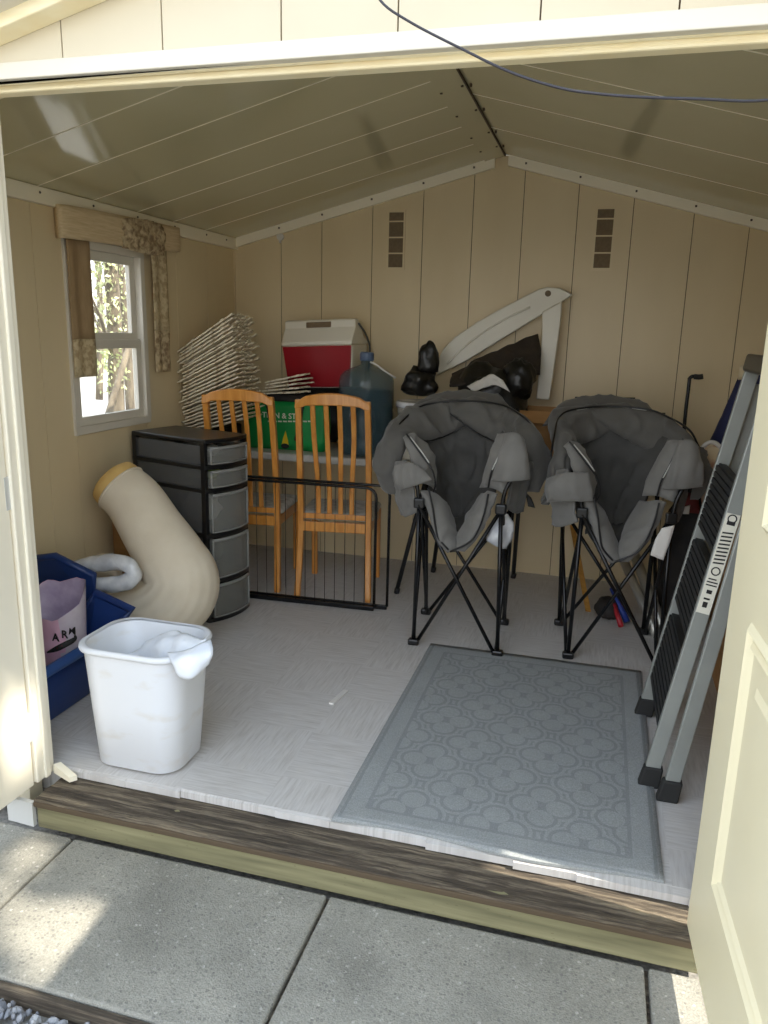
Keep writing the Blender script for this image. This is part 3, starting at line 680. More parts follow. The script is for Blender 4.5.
mb = MB(); mb.tube(crv([P(58,572,yy+.03), P(74,569,yy), P(95,564,yy), P(116,562,yy), P(130,567,yy), P(133,575,yy), P(124,583,yy-.01), P(100,585,yy-.01), P(72,583,yy)], 6), crs([.03, .035, .037, .037, .036, .036, .037, .035, .03], 6), 18)
for v in mb.v: v += Vector((1,1,1))*.006*noise.noise(v*22)
obj('roll', mb, 'clear', t)
mb = MB(); puff(mb, [[P(60,556,3.15), P(90,552,3.15), P(122,556,3.15)], [P(56,580,3.07), P(100,578,3.07), P(122,582,3.07)]], .04, 8, 8, .008, 12, 2)
solo('cream_cloth', mb, 'pillow', 'crumpled cream cloth bundled behind the clear plastic roll', 'cloth')
mb = MB(); mb.box((-2.27, 3.20, .002), (-1.98, 3.27, .60)); o = solo('carton', mb, 'card', 'brown carton panel standing between the bolster and the drawer tower', 'carton', bevel=.003)

# ------------------------------------------------------------------ drawer tower
tw, td, th = .305, .50, .925
dd = Vector((.96, -.27, 0)).normalized(); ww = Vector((.27, .96, 0)).normalized(); c0 = Vector((-1.785, 3.262, 0))
t = thing('drawer_tower', 'black framed tower of five smoky plastic drawers beside the chairs', 'drawer tower', c0 - dd*td/2 + ww*tw/2)
def tq(a, w, z): return c0 - dd*a + ww*w + Vector((0,0,z))   # a back from the front, w across
def tbox(mb, a0, a1, w0, w1, z0, z1, mi=0): mb.hexa([tq(a0,w0,z0), tq(a1,w0,z0), tq(a1,w1,z0), tq(a0,w1,z0), tq(a0,w0,z1), tq(a1,w0,z1), tq(a1,w1,z1), tq(a0,w1,z1)], mi)
def bow(w): return .035*(1-((w-tw/2)/(tw/2))**2)
levels = [.012, .215, .45, .675, .79, .905]
def shelf(mb, z0, z1):
    A = [tq(-bow(k*tw/12), k*tw/12, z0) for k in range(13)] + [tq(td, tw, z0), tq(td, 0, z0)]
    mb.prism(A, (0,0,z1-z0))
mb = MB()
for a in (0, td-.03):
    for w in (0, tw-.022): tbox(mb, a, a+.03, w, w+.022, .0, .91)
obj('frame', mb, 'blackp', t, bevel=.004)
for k, z in enumerate(levels[:-1]):
    mb = MB(); shelf(mb, z-.012, z+.008); obj('rail', mb, 'blackp', t, bevel=.003)
mb = MB(); shelf(mb, .905, .925); obj('top', mb, 'blackp', t, bevel=.005)
mb = MB()
for z0, z1 in zip(levels[:-1], levels[1:]): 
    tbox(mb, .03, td-.03, .004, .007, z0+.01, z1-.012); tbox(mb, .03, td-.03, tw-.007, tw-.004, z0+.01, z1-.012)
tbox(mb, td-.006, td-.003, .02, tw-.02, .02, .9)
obj('side_panel', mb, 'smokes', t)
for z0, z1 in zip(levels[:-1], levels[1:]):
    z0 += .012; z1 -= .02
    mb = MB(); n = 12; front = [(-bow(.026+k*(tw-.052)/n)-.002, .026+k*(tw-.052)/n) for k in range(n+1)]
    outer = front + [(td-.04, tw-.026), (td-.04, .026)]
    loft(mb, [[tq(a, w, z) for a, w in outer] for z in (z0, z1)], cap0=True, smooth=False)
    d_ = obj('drawer', mb, 'smoke', t); md = d_.modifiers.new('s', 'SOLIDIFY'); md.thickness = .003
    mb = MB(); fl = [tq(a-.004, w, z1-.004) for a, w in front]; fb = [tq(a-.004, w, z0+.004) for a, w in front]
    mb.tube(fl, .008, 6); mb.tube(fb, .004, 6); mb.tube([fl[0], fb[0]], .005, 6); mb.tube([fl[-1], fb[-1]], .005, 6)
    obj('drawer_lip', mb, 'smokel', d_)
for k, (z, c, nm, lb) in enumerate(((.80, 'cushion', 'folded_cloth', 'pale folded cloth inside the top drawer of the tower'), (.685, 'leaf', 'green_packet', 'green packet inside the second drawer of the tower'), (.462, 'chip', 'white_bundle', 'white bundle inside the middle drawer of the tower'), (.228, 'grey', 'grey_bundle', 'grey bundle inside the fourth drawer of the tower'))):
    hh = (.05, .05, .10, .10)[k]
    mb = lump(tq(.18, tw/2, z+hh*.86), (.10, .08, hh*.8), k, .3, 3.5, 20); solo(nm, mb, c, lb, 'cloth' if k == 0 else 'packet' if k == 1 else 'bundle')

# ------------------------------------------------------------------ dining chairs (backs to the camera)
def dining_chair(label, loc, rot):
    t = thing('dining_chair', label, 'chair', loc, rot, None)
    L = t.matrix_basis.copy(); L = Matrix.Translation(Vector(loc)) @ Matrix.Rotation(rot, 4, 'Z')
    def w(p): return L @ Vector(p)
    hw = .186
    def bar(name, pts, rw, rd):
        mb = MB(); pts = [Vector(p) for p in pts]; loops = []
        for p in pts: loops.append([w(p+Vector((sx*rw, sy_*rd, 0))) for sx, sy_ in ((-1,-1), (1,-1), (1,1), (-1,1))])
        loft(mb, loops, cap0=True, cap1=True, smooth=False); return obj(name, mb, 'oak', t, bevel=.005)
    for s in (-1, 1):                   # rear legs run up into the back
        pts = crv([(s*(hw+.012), -.245, .001), (s*(hw+.004), -.21, .22), (s*hw, -.195, .44), (s*hw, -.21, .62), (s*(hw-.002), -.245, .88), (s*(hw-.006), -.285, 1.095)], 4)
        bar('rear_leg', pts, .016, .018)
    for s in (-1, 1): bar('front_leg', [(s*.19, .20, .001), (s*.19, .195, .43)], .017, .017)
    top = MB(); rows = []
    n = 14
    for i in range(n+1):
        u = -1+2*i/n; x = u*(hw+.012); crown = .038*(1-u*u); yb_ = -.285 - .018*(1-u*u)
        zt = 1.095+crown; zb = 1.058 + .012*(1-u*u) - (.012 if abs(u) > .8 else 0); dz = .022*max(0, abs(u)-.75)/.25
        rows.append([w((x, yb_-.014, zb)), w((x, yb_+.014, zb)), w((x, yb_+.014, zt-dz)), w((x, yb_-.014, zt-dz))])
    loft(top, rows, cap0=True, cap1=True, smooth=False); obj('top_rail', top, 'oak', t, bevel=.006)
    for k in range(4):
        u = (-.5 + k/3)*.92
        xt = u*2*.115; xb_ = u*2*.10
        bar('slat', crv([(xb_, -.185, .44), (xb_, -.195, .62), (xt, -.238, .88), (xt, -.29, 1.08)], 4), .0135, .006)
    mb = MB(); q8 = lambda x0,x1,y0,y1,z0,z1: [w(p) for p in ((x0,y0,z0),(x1,y0,z0),(x1,y1,z0),(x0,y1,z0),(x0,y0,z1),(x1,y0,z1),(x1,y1,z1),(x0,y1,z1))]
    mb.hexa(q8(-.19,.19,-.212,-.192,.375,.43)); mb.hexa(q8(-.175,.175,.19,.21,.375,.43)); mb.hexa(q8(-.2,-.18,-.19,.19,.375,.43)); mb.hexa(q8(.18,.2,-.19,.19,.375,.43))
    obj('apron', mb, 'oak', t, bevel=.003)
    mb = MB(); mb.hexa(q8(-.186,.186,-.205,-.192,.445,.475)); obj('lower_rail', mb, 'oak', t, bevel=.003)
    mb = MB(); loft(mb, [[w(p) for p in rrect(0, .015, .205+e, .195+e, .03, z)] for e, z in ((-.012, .432), (0, .437), (.002, .455), (-.006, .468), (-.03, .474))], cap0=True, cap1=True); obj('seat', mb, 'cushion', t)
    return t
dining_chair('honey oak dining chair with slatted back directly behind the wire gate', (-1.358, 4.035, 0), math.radians(9))
dining_chair('honey oak dining chair with slatted back half hidden by the drawer tower', (-1.880, 4.032, 0), math.radians(7))

# ------------------------------------------------------------------ wire pet gate
t = thing('wire_gate', 'folded black wire pet gate standing in front of the oak chairs', 'gate', (-1.36, 3.7, 0))
def gate(x0, y0, x1, y1, z, nm, wires):
    a, b_ = Vector((x0, y0, 0)), Vector((x1, y1, 0)); d = (b_-a).normalized(); L = (b_-a).length
    r = .05; zz = Vector((0,0,1))
    pts = [a+zz*.02, a+zz*(z-r)] + [a+d*(r-r*math.cos(k*PI/8))+zz*(z-r+r*math.sin(k*PI/8)) for k in range(1,5)] + [b_-d*(r-r*math.cos(k*PI/8))+zz*(z-r+r*math.sin(k*PI/8)) for k in range(4,0,-1)] + [b_+zz*(z-r), b_+zz*.02]
    mb = MB(); mb.tube(pts, .0075, 8); obj(nm, mb, 'black', t)
    mb = MB(); nrm = Vector((-d.y, d.x, 0))*.008
    mb.hexa([a-nrm+zz*.002, b_-nrm+zz*.002, b_+nrm+zz*.002, a+nrm+zz*.002, a-nrm+zz*.026, b_-nrm+zz*.026, b_+nrm+zz*.026, a+nrm+zz*.026]); obj('bottom_bar', mb, 'black', t, bevel=.003)
    for k in range(1, wires):
        p = a+d*(L*k/wires); mb = MB(); mb.tube([p+zz*.02, p+zz*(z-.003)], .0019, 6); obj('wire', mb, 'black', t)
gate(-1.93, 3.664, -1.055, 3.700, .664, 'frame', 16)
gate(-1.89, 3.706, -.995, 3.742, .672, 'frame', 1)

# ------------------------------------------------------------------ folding table and what stands on it
TZ = .745
t = thing('folding_table', 'long pale grey folding table along the back wall under the clutter', 'table', (-1.2, 4.36, 0))
mb = MB(); mb.box((-2.27, 4.085, TZ-.045), (-.12, 4.63, TZ)); obj('tabletop', mb, 'tabletop', t, bevel=.012, seg=3)
for a, b_ in (((-1.014, 4.02, .012), (-.88, 4.13, .70)), ((-.901, 4.479, .012), (-.84, 4.5, .70)), ((-.413, 4.53, .012), (-.40, 4.5, .70)), ((-2.2, 4.2, .012), (-2.19, 4.2, .7)), ((-2.2, 4.52, .012), (-2.19, 4.5, .7))):
    mb = MB(); mb.tube([a, b_], .0125, 10); mb.tube([(a[0], a[1], 0), (a[0]+.005, a[1], .03)], .016, 10); obj('leg', mb, 'tableleg', t)

# green bag
t = thing('shopping_bag', 'green shopping bag with white lettering and a yellow flame on the table', 'bag', (-1.8, 4.25, TZ))
def gl(z, e, s=0): return [p+Vector((0, .004*noise.noise((p.x*9, p.y*9, z*9)), 0)) for p in rrect(-1.775, 4.265, .255+e, .055+e*.4, .03, z, 4)]
mb = MB(); loft(mb, [gl(TZ+.002, -.01), gl(TZ+.06, 0), gl(TZ+.15, .006), gl(TZ+.25, .0), gl(TZ+.285, -.006), gl(TZ+.283, -.012), gl(TZ+.1, -.012)], cap0=True, cap1=True); obj('body', mb, 'green', t)
RG = facing((0,-1,0)); yg = 4.2065
cpt = P(282, 416, yg); obj('lettering', text_mb('TION & STO', .046, cpt, RG, .001), 'sticker', t)
mb = MB()
for k in range(9): a = P(268+k*5, 421.3, yg); mb.box((a.x, yg-.001, a.z-.004), (a.x+.024, yg+.002, a.z+.004))
obj('small_print', mb, 'sticker', t)
a = P(285, 440, yg); mb = MB(); mb.prism([(a.x-.022, yg+.002, a.z-.03), (a.x+.022, yg+.002, a.z-.03), (a.x+.018, yg+.002, a.z+.0), (a.x+.003, yg+.002, a.z+.055), (a.x-.012, yg+.002, a.z+.01)], (0,-.003,0)); obj('flame_print', mb, 'yellow', t)
mb = MB(); mb.prism([(a.x+.026*math.cos(k*PI/6), yg+.002, a.z-.036+.016*math.sin(k*PI/6)) for k in range(12)], (0,-.004,0)); obj('flame_base', mb, 'ink', t)
for xs, sx in ((-.10, 1), (.13, -1)):
    mb = MB(); c = Vector((-1.78+xs, 4.204, TZ+.28)); mb.tube(crv([c+Vector((.05*sx,-.002,-.22)), c+Vector((.02*sx,-.006,-.10)), c+Vector((0,-.004,.0)), c+Vector((-.02*sx,.03,.02))], 5), .010, 8, flat=.3); obj('handle', mb, 'ink', t)
# dark bags that fill the bag and carry the cooler
solo('black_sack', lump((-1.69, 4.49, .96), (.235, .13, .20), 3, .2, 4, 32, -.99, top=1.10), 'garbage', 'black plastic sack on the table under the red cooler', 'bag')
solo('dark_bundle', lump((-1.76, 4.262, 1.045), (.21, .042, .035), 9, .3, 4, 24, -.8), 'darkcloth', 'dark bundle bulging out of the green shopping bag top', 'bundle')
# red cooler
cz, cyy = 1.105, 4.31
t = thing('picnic_cooler', 'red and white picnic cooler tilted on top of the black sack', 'cooler', (-1.62, cyy+.13, cz))
Rm = Matrix.Translation((-1.622, cyy+.062, cz)) @ Matrix.Rotation(math.radians(-3), 4, 'Y') @ Matrix.Rotation(math.radians(-3), 4, 'Z')
def k3(x, y, z): return Rm @ Vector((x, y, z))
mb = MB(); mb.hexa([k3(-.205,.012,0), k3(.205,.012,0), k3(.205,.24,0), k3(-.205,.24,0), k3(-.228,0.0,.25), k3(.228,0.0,.25), k3(.228,.26,.25), k3(-.228,.26,.25)]); obj('body', mb, 'coolerw', t, bevel=.012, seg=3)
mb = MB(); mb.hexa([k3(-.198,.006,.006), k3(.198,.006,.006), k3(.198,.02,.006), k3(-.198,.02,.006), k3(-.221,-.006,.246), k3(.221,-.006,.246), k3(.221,.02,.246), k3(-.221,.02,.246)]); obj('front_panel', mb, 'red', t, bevel=.004)
mb = MB(); prof = [(-.008, .25), (-.006, .272), (.055, .352), (.06, .395), (.085, .40), (.12, .395), (.2, .30), (.268, .268), (.268, .25)]
mb.prism([k3(-.228, y, z) for y, z in prof], (Rm.to_3x3() @ Vector((.456, 0, 0)))); obj('lid', mb, 'coolerw', t, bevel=.008, seg=2)
mb = MB(); mb.hexa([k3(-.085,.050,.353), k3(.075,.050,.353), k3(.075,.07,.353), k3(-.085,.07,.353), k3(-.085,.054,.386), k3(.075,.054,.386), k3(.075,.07,.386), k3(-.085,.07,.386)]); obj('handle_slot', mb, 'vent', t, bevel=.004)
mb = MB(); mb.tube(crv([k3(.234,.10,.37), k3(.238,.2,.31), k3(.238,.27,.22), k3(.225,.26,.08)], 5), .006, 8); obj('cord', mb, 'grey', t)
# water jug
jc = Vector((-1.285, 4.25, TZ))
t = thing('water_jug', 'large round blue water jug with a narrow neck on the table', 'jug', jc)
pr = [(.10,.004),(.145,.008),(.158,.03),(.158,.10),(.152,.112),(.158,.124),(.158,.25),(.152,.262),(.158,.274),(.158,.40),(.157,.425),(.149,.452),(.128,.475),(.092,.494),(.054,.506),(.036,.514),(.033,.545),(.036,.56)]
mb = MB(); mb.lathe(pr, jc, 40, close=False); obj('body', mb, 'jug', t)
mb = MB(); mb.lathe([(.02,.008),(.14,.014),(.152,.04),(.152,.372),(.01,.374)], jc, 36); obj('water', mb, 'water', t)
mb = MB(); mb.lathe([(.037,.535),(.04,.54),(.04,.578),(.034,.584)], jc, 24); obj('cap', mb, 'jugcap', t, bevel=.003)
hc = jc + Vector((.035, -.163, .20)); mb = MB(); mb.tube(crv([hc+Vector((0,.0,.10)), hc+Vector((.05,.018,.06)), hc+Vector((.055,.022,-.05)), hc+Vector((0,0,-.10)), hc+Vector((-.05,.004,-.05)), hc+Vector((-.048,.003,.06))], 5, True), .007, 8, closed=True); obj('handle', mb, 'jug', t)
mb = MB(); mb.tube(crv([jc+Vector((.03,-.03,.53)), jc+Vector((.07,-.04,.515)), jc+Vector((.12,-.03,.48)), jc+Vector((.165,.02,.445))], 5), .0055, 8); obj('strap', mb, 'chip', t)
# pail
pc = Vector((-.955, 4.27, TZ))
t = thing('plastic_pail', 'white plastic pail with a bluish lid behind the left camp chair', 'pail', pc)
mb = MB(); mb.lathe([(.12,.003),(.125,.006),(.145,.29),(.151,.291),(.151,.305),(.144,.305)], pc, 32); obj('body', mb, 'resin', t)
mb = MB(); mb.lathe([(.151,.288),(.154,.295),(.154,.316),(.148,.322),(.12,.316),(.02,.318)], pc, 32); obj('lid', mb, 'clear', t)
# black bags, white resin frame, carton
def shape(name, ctrs, mat_, label, cat): return None
solo('black_bag', lump(P(420,383,4.27), (.095, .085, .085), 5, .35, 3.2, 32, -.8, k2=.05, f2=7), 'garbage', 'small black bag standing on the pail lid', 'bag')
b0 = P(428,362,4.30); solo('black_pouch', lump(b0, (.06, .05, .11), 9, .3, 3.0, 28, -.5, k2=.05, f2=6), 'garbage', 'pointed black pouch sticking up from the small black bag', 'pouch')
solo('garbage_bag', lump((-.585, 4.39, 1.015), (.21, .18, .265), 11, .22, 4, 44, -.95, k2=.05, f2=9), 'garbage', 'large shiny black garbage bag on the table behind the left camp chair', 'bag')
solo('garbage_bag', lump(P(518,380,4.33), (.09, .085, .115), 15, .25, 4, 40, -.92, k2=.05, f2=8), 'garbage', 'smaller black garbage bag on the carton under the white upright', 'bag')
mb = MB(); puff(mb, [[P(452,374,4.50), P(492,353,4.52), P(538,334,4.52)], [P(450,382,4.40), P(492,368,4.42), P(541,352,4.45)], [P(450,388,4.30), P(490,380,4.30), P(540,374,4.34)]], .018, 8, 8, .016, 14, 6)
solo('dark_jacket', mb, 'browncloth', 'dark brown cloth draped over the black garbage bags', 'cloth')
mb = MB(); puff(mb, [[P(467,386,4.19), P(480,380,4.20), P(492,375,4.21), P(503,380,4.19)], [P(473,392,4.165), P(484,388,4.18), P(496,385,4.18), P(510,392,4.165)]], .006, 6, 6, .012, 26, 2)
solo('crumpled_paper', mb, 'chip', 'crumpled white paper lying on the black garbage bags', 'paper')
t = thing('resin_frame', 'white plastic frame of two curved pieces leaning over the garbage bags', 'frame', (-.6, 4.5, 1.1))
yf_ = 4.56
A = [P(u, v, yf_) for u, v in ((437,375),(437,362),(443,349),(455,337),(477,322),(500,309),(523,297),(539,289),(547,287),(560,288),(573,294.5),(559,304),(541,315),(500,340),(468,360))]
mb = MB(); mb.prism(A, (0, .05, 0)); arm = obj('arm', mb, 'resin', t, bevel=.008, seg=3)
hcn = P(548,293.5,yf_); mb = MB(); mb.tube([hcn+Vector((0,-.004,0)), hcn+Vector((0,.004,0))], .017, 16); obj('hole_shade', mb, 'vent', arm)  # brown disc on the arm, coloured like its open hole in shade
mb = MB(); mb.tube(crv([P(447,364,yf_-.001), P(470,342,yf_-.001), P(500,322,yf_-.001), P(530,307,yf_-.001)], 5), .006, 6); obj('ridge', mb, 'resin', arm)
A = [P(u, v, 4.50) for u, v in ((542,312),(562,301),(560.5,322),(556,355),(549.5,400),(536,399),(540,361),(542,335))]
mb = MB(); mb.prism(A, (0, .045, 0)); obj('upright', mb, 'resin', t, bevel=.006, seg=2)
t = thing('cardboard_box', 'open brown cardboard box on the table right end with raised flaps', 'box', (-.30, 4.35, TZ))
bx0, bx1, by0, by1, bz = -.46, -.13, 4.14, 4.46, 1.055
mb = MB()
mb.box((bx0, by0, TZ+.002), (bx1, by0+.006, bz)); mb.box((bx0, by1-.006, TZ+.002), (bx1, by1, bz)); mb.box((bx0, by0+.006, TZ+.002), (bx0+.006, by1-.006, bz)); mb.box((bx1-.006, by0+.006, TZ+.002), (bx1, by1-.006, bz)); mb.box((bx0+.006, by0+.006, TZ+.002), (bx1-.006, by1-.006, TZ+.008)); obj('body', mb, 'card', t)
mb = MB(); mb.hexa([(bx1, by0, bz-.004), (bx1+.10, by0-.02, bz-.035), (bx1+.10, by1, bz-.035), (bx1, by1, bz-.004), (bx1, by0, bz), (bx1+.10, by0-.02, bz-.03), (bx1+.10, by1, bz-.03), (bx1, by1, bz)]); obj('flap', mb, 'card', t)
mb = MB(); mb.hexa([(bx0, by0-.05, bz-.06), (bx1, by0-.05, bz-.06), (bx1, by0, bz-.004), (bx0, by0, bz-.004), (bx0, by0-.054, bz-.057), (bx1, by0-.054, bz-.057), (bx1, by0, bz), (bx0, by0, bz)]); obj('flap', mb, 'card', t)

# stack of slatted panels in the corner
stack_src = []
for k in range(3):
    mb = MB(); r_ = random.Random(20+k); L, D = .38, .28
    for s in range(7):                 # seven rough slats side by side, bound by two cross laths
        y0 = s*D/7; a = r_.uniform(-.02, .012); b_ = L + r_.uniform(-.02, .02); n = 14; rows = []
        for i in range(n+1):
            x = a+(b_-a)*i/n; zz = .0028*noise.noise((x*26, s*3+k*9, 0)); w0 = .003*noise.noise((x*40, s*5, k))
            rows.append([Vector((x, y0+.004+w0, zz)), Vector((x, y0+D/7-.004+w0, zz)), Vector((x, y0+D/7-.004+w0, zz+.0078)), Vector((x, y0+.004+w0, zz+.0078))])
        loft(mb, rows, cap0=True, cap1=True, smooth=False)
    for x in (.09, .31): mb.box((x, -.004, .007), (x+.022, D+.002, .0105))
    stack_src.append(mb)
src = []
nb = 26; z = .79
for i in range(nb):
    k = i % 3
    f = i/(nb-1); tilt = math.radians(-(17+15*f))
    if i < 3: o = obj('slatted_panel', stack_src[k], 'slat'); src.append(o)
    else: o = src[k].copy(); C.objects.link(o)
    z = .765 + .47*f
    o.location = (-2.282 + rnd.uniform(0, .008)+.02*(1-f), 3.90 + rnd.uniform(-.012, .02), z + .075)
    o.rotation_euler = (0, tilt, math.radians(rnd.uniform(-1.2, 1.2)))
    if i == nb-1: tag(o, 'topmost rough slatted cream panel of the tilted corner stack', 'panel', 'slatted panels stacked in the corner')
    else: tag(o, 'rough slatted cream panel within the tilted stack in the back left corner', 'panel', 'slatted panels stacked in the corner')
for i in range(5):
    o = src[i % 3].copy(); C.objects.link(o)
    o.location = (-1.905+.008*i, 4.19-.004*i, 1.068+.017*i); o.rotation_euler = (0, math.radians((-5, -7, -9, -11, -13)[i]), math.radians((-14, -8, -10, -3, 4)[i])); o.scale = (.62, .6, 1)
    tag(o, 'cream slatted panel spread on the green bag beside the tilted stack', 'panel', 'slatted panels lying on the green bag')
solo('dark_box', MB().box((-2.26, 4.12, TZ+.001), (-2.14, 4.4, TZ+.12)), 'darkcloth', 'dark low box on the table under the tilted slatted panels', 'box', bevel=.01)

# ------------------------------------------------------------------ camp chairs
def camp_chair(label, dx, dy, rot, var):
    org = Vector((-.557, 3.536, 0)); Mv = Matrix.Translation(org+Vector((dx, dy, 0))) @ Matrix.Rotation(rot, 4, 'Z') @ Matrix.Translation(-org)
    t = thing('camp_chair', label, 'chair', org+Vector((dx, dy, 0)), 0)
    def out(name, mb, m_, par=None, **k):
        for v in mb.v: v.xyz = Mv @ v
        return obj(name, mb, m_, par or t, **k)
    Z = Vector((0,0,1))
    FL, FR, RL, RR = Vector((-.743,3.335,.0)), Vector((-.345,3.328,.0)), Vector((-.775,3.75,.0)), Vector((-.365,3.735,.0))
    hFL, hFR, hRL, hRR = Vector((-.735,3.315,.70)), Vector((-.365,3.305,.705)), Vector((-.80,3.77,.62)), Vector((-.36,3.76,.62))
    f0 = Z*.022
    def tube(name, a, b_, r=.0088): mb = MB(); mb.tube([a, b_], r, 10); return out(name, mb, 'black')
    for n_, (a, b_) in enumerate(((FL, hFR), (FR, hFL), (RL, hRR), (RR, hRL), (FL, hRL), (RL, hFL), (FR, hRR), (RR, hFR))):
        o_ = Vector(((.018 if b_.x > a.x else -.018), 0, 0)) if n_ < 4 else Vector((0, .02 if b_.y > a.y else -.02, 0))
        off = Vector((0, -.008 if n_ % 2 else .008, 0)) if n_ < 4 else Vector((.008 if n_ % 2 else -.008, 0, 0))
        tube('cross_tube', a+f0+o_+off, b_-Z*.01+off)
    for a, b_ in ((FL, hFL), (FR, hFR)): tube('front_post', a+f0, Vector((b_.x, b_.y, .72)), .0095)
    for a, b_, top in ((RL, hRL, Vector((-.80,3.82,1.10))), (RR, hRR, Vector((-.37,3.81,1.10)))): 
        mb = MB(); mb.tube([a+f0, Vector((b_.x, b_.y, .62)), top], .0105, 10); out('back_post', mb, 'black')
    for a in (FL, FR, RL, RR):
        mb = MB(); mb.box(a+Vector((-.026,-.018,.001)), a+Vector((.026,.018,.032))); out('foot', mb, 'blackp', bevel=.008)
    for a in (hFL, hFR, hRL, hRR):
        mb = MB(); mb.box(a+Vector((-.024,-.016,-.028)), a+Vector((.024,.016,.018))); out('hub', mb, 'blackp', bevel=.007)
    cpx = P(459, 580, 3.335); mb = MB(); mb.tube([cpx+Vector((0,-.016,0)), cpx+Vector((0,.016,0))], .006, 8); out('pivot', mb, 'silver')
    for a, s in ((hFL, 1), (hFR, -1)):      # arm struts bent up from the hubs
        mb = MB(); mb.tube(crv([a+Vector((0,0,-.02)), a+Vector((-.012*s,.0,.07)), a+Vector((-.035*s,.01,.13)), a+Vector((-.055*s,.05,.20))], 4), .009, 8); out('arm_strut', mb, 'black')
    # ---- padded fabric
    def pad(name, rows, T, m_='fabric', seed=0, wr=.006, wf=13, nu=9, nv=9, p=4, cz=.012):
        mb = MB(); puff(mb, rows, T, nu, nv, wr, wf, seed+var*17, p, cz=cz); return out(name, mb, m_)
    def pipe(name, pts, par=None, r=.0045, m_='piping'):
        mb = MB(); mb.tube(crv(pts, 5), r, 6); return out(name, mb, m_, par)
    # back rest (inner)
    pad('backrest', [[P(420,425,3.66), P(445,420,3.76), P(472,420,3.78), P(500,425,3.74), P(515,432,3.62)],
                     [P(424,460,3.62), P(445,460,3.76), P(468,460,3.79), P(490,462,3.74), P(505,465,3.60)],
                     [P(430,495,3.58), P(446,492,3.73), P(466,492,3.76), P(482,495,3.70), P(494,498,3.56)],
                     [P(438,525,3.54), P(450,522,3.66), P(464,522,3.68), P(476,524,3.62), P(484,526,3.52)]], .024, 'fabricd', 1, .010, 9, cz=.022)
    pad('seat', [[P(436,514,3.60), P(452,517,3.66), P(466,517,3.66), P(484,514,3.58)],
                 [P(440,530,3.48), P(453,536,3.50), P(464,536,3.50), P(480,530,3.46)],
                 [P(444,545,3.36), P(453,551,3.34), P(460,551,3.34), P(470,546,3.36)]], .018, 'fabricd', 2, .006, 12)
    # side bolsters running from the arms to the front lip
    L1 = pad('side_bolster', [[P(404,438,3.36), P(412,434,3.40), P(422,440,3.46)], [P(412,460,3.33), P(424,458,3.38), P(436,465,3.46)], [P(418,485,3.325), P(428,484,3.37), P(436,490,3.46)]], .022, 'fabric2', 3)
    pipe('piping', [P(408,434,3.345), P(414,442,3.335), P(424,456,3.325), P(434,470,3.325), P(437,484,3.33), P(435,492,3.34)], L1)
    pipe('piping', [P(412,437,3.343), P(422,450,3.328), P(431,463,3.322)], L1, .0032, 'piping_glint')  # pale line painted as the highlight along the black piping
    L2 = pad('seat_bolster', [[P(422,490,3.34), P(432,492,3.37), P(444,502,3.47)], [P(430,515,3.32), P(441,514,3.36), P(452,522,3.46)], [P(438,540,3.315), P(448,536,3.34), P(456,540,3.42)], [P(449,553,3.32), P(455,551,3.33), P(459,550,3.36)]], .026, 'fabric2', 4)
    pipe('piping', [P(430,488,3.30), P(434,505,3.295), P(437,525,3.295), P(440,538,3.295), P(450,550,3.30)], L2)
    R1 = pad('side_bolster', [[P(502,434,3.40), P(512,434,3.36), P(520,442,3.36)], [P(490,462,3.42), P(500,462,3.36), P(514,468,3.33)], [P(484,488,3.44), P(494,488,3.36), P(506,494,3.325)]], .022, 'fabric2', 5)
    pipe('piping', [P(512,432,3.335), P(506,444,3.33), P(500,458,3.325), P(493,473,3.325), P(490,488,3.33)], R1)
    pipe('piping', [P(509,437,3.325), P(502,453,3.318), P(494,470,3.318)], R1, .0032, 'piping_glint')  # painted highlight of the right bolster's piping
    R2 = pad('seat_bolster', [[P(484,494,3.47), P(493,492,3.36), P(500,494,3.33)], [P(474,512,3.46), P(484,512,3.35), P(492,514,3.32)], [P(466,532,3.42), P(474,532,3.34), P(482,534,3.315)], [P(456,550,3.36), P(460,551,3.33), P(466,552,3.32)]], .026, 'fabric2', 6)
    pipe('piping', [P(490,494,3.295), P(487,510,3.292), P(481,528,3.295), P(472,542,3.298), P(452,552,3.30)], R2)
    # collar: thick padded crown from arm to arm round the back
    xo, yo_, yl_ = (0, .16, 0) if var == 0 else (14, 0, .07)
    Lb = pad('collar', [[P(384+xo,490,3.52-yl_), P(381+xo,464,3.50-yl_), P(390+xo,434,3.58-yl_), P(409,411,3.72), P(440,402,3.81), P(474,400,3.83)],
                   [P(391,494,3.46), P(390+xo,466,3.45), P(399+xo,441,3.52), P(418,422,3.66), P(444,414,3.77), P(472,414,3.79)],
                   [P(398,494,3.47), P(401+xo,470,3.46), P(410+xo,447,3.52), P(432,440,3.66), P(452,434,3.74), P(470,424,3.77)]], .042, 'fabric', 7, .010, 8, 11, 11, 3, .022)
    Rb = pad('collar', [[P(440,402,3.82), P(478,400,3.83), P(514,409,3.77), P(538 if var == 0 else 535,428,3.64), P(547 if var == 0 else 544,460,3.54+yo_), P(541 if var == 0 else 537,492,3.52+yo_)],
                   [P(447,408,3.78), P(478,415,3.77), P(510,426,3.72), P(529,442,3.60), P(540,466,3.48+yo_), P(537,492,3.46+yo_)],
                   [P(454,414,3.77), P(478,432,3.72), P(506,446,3.67), P(521,452,3.58), P(531,470,3.48+yo_), P(530,492,3.47+yo_)]], .042, 'fabric', 8, .010, 8, 11, 11, 3, .022)
    pad('back_top', [[P(431,395,3.87), P(466,391,3.89), P(500,395,3.87)], [P(417,406,3.80), P(466,403,3.83), P(512,408,3.80)], [P(404,420,3.74), P(466,412,3.80), P(524,422,3.74)]], .018, 'fabric', 14, .006, 9)
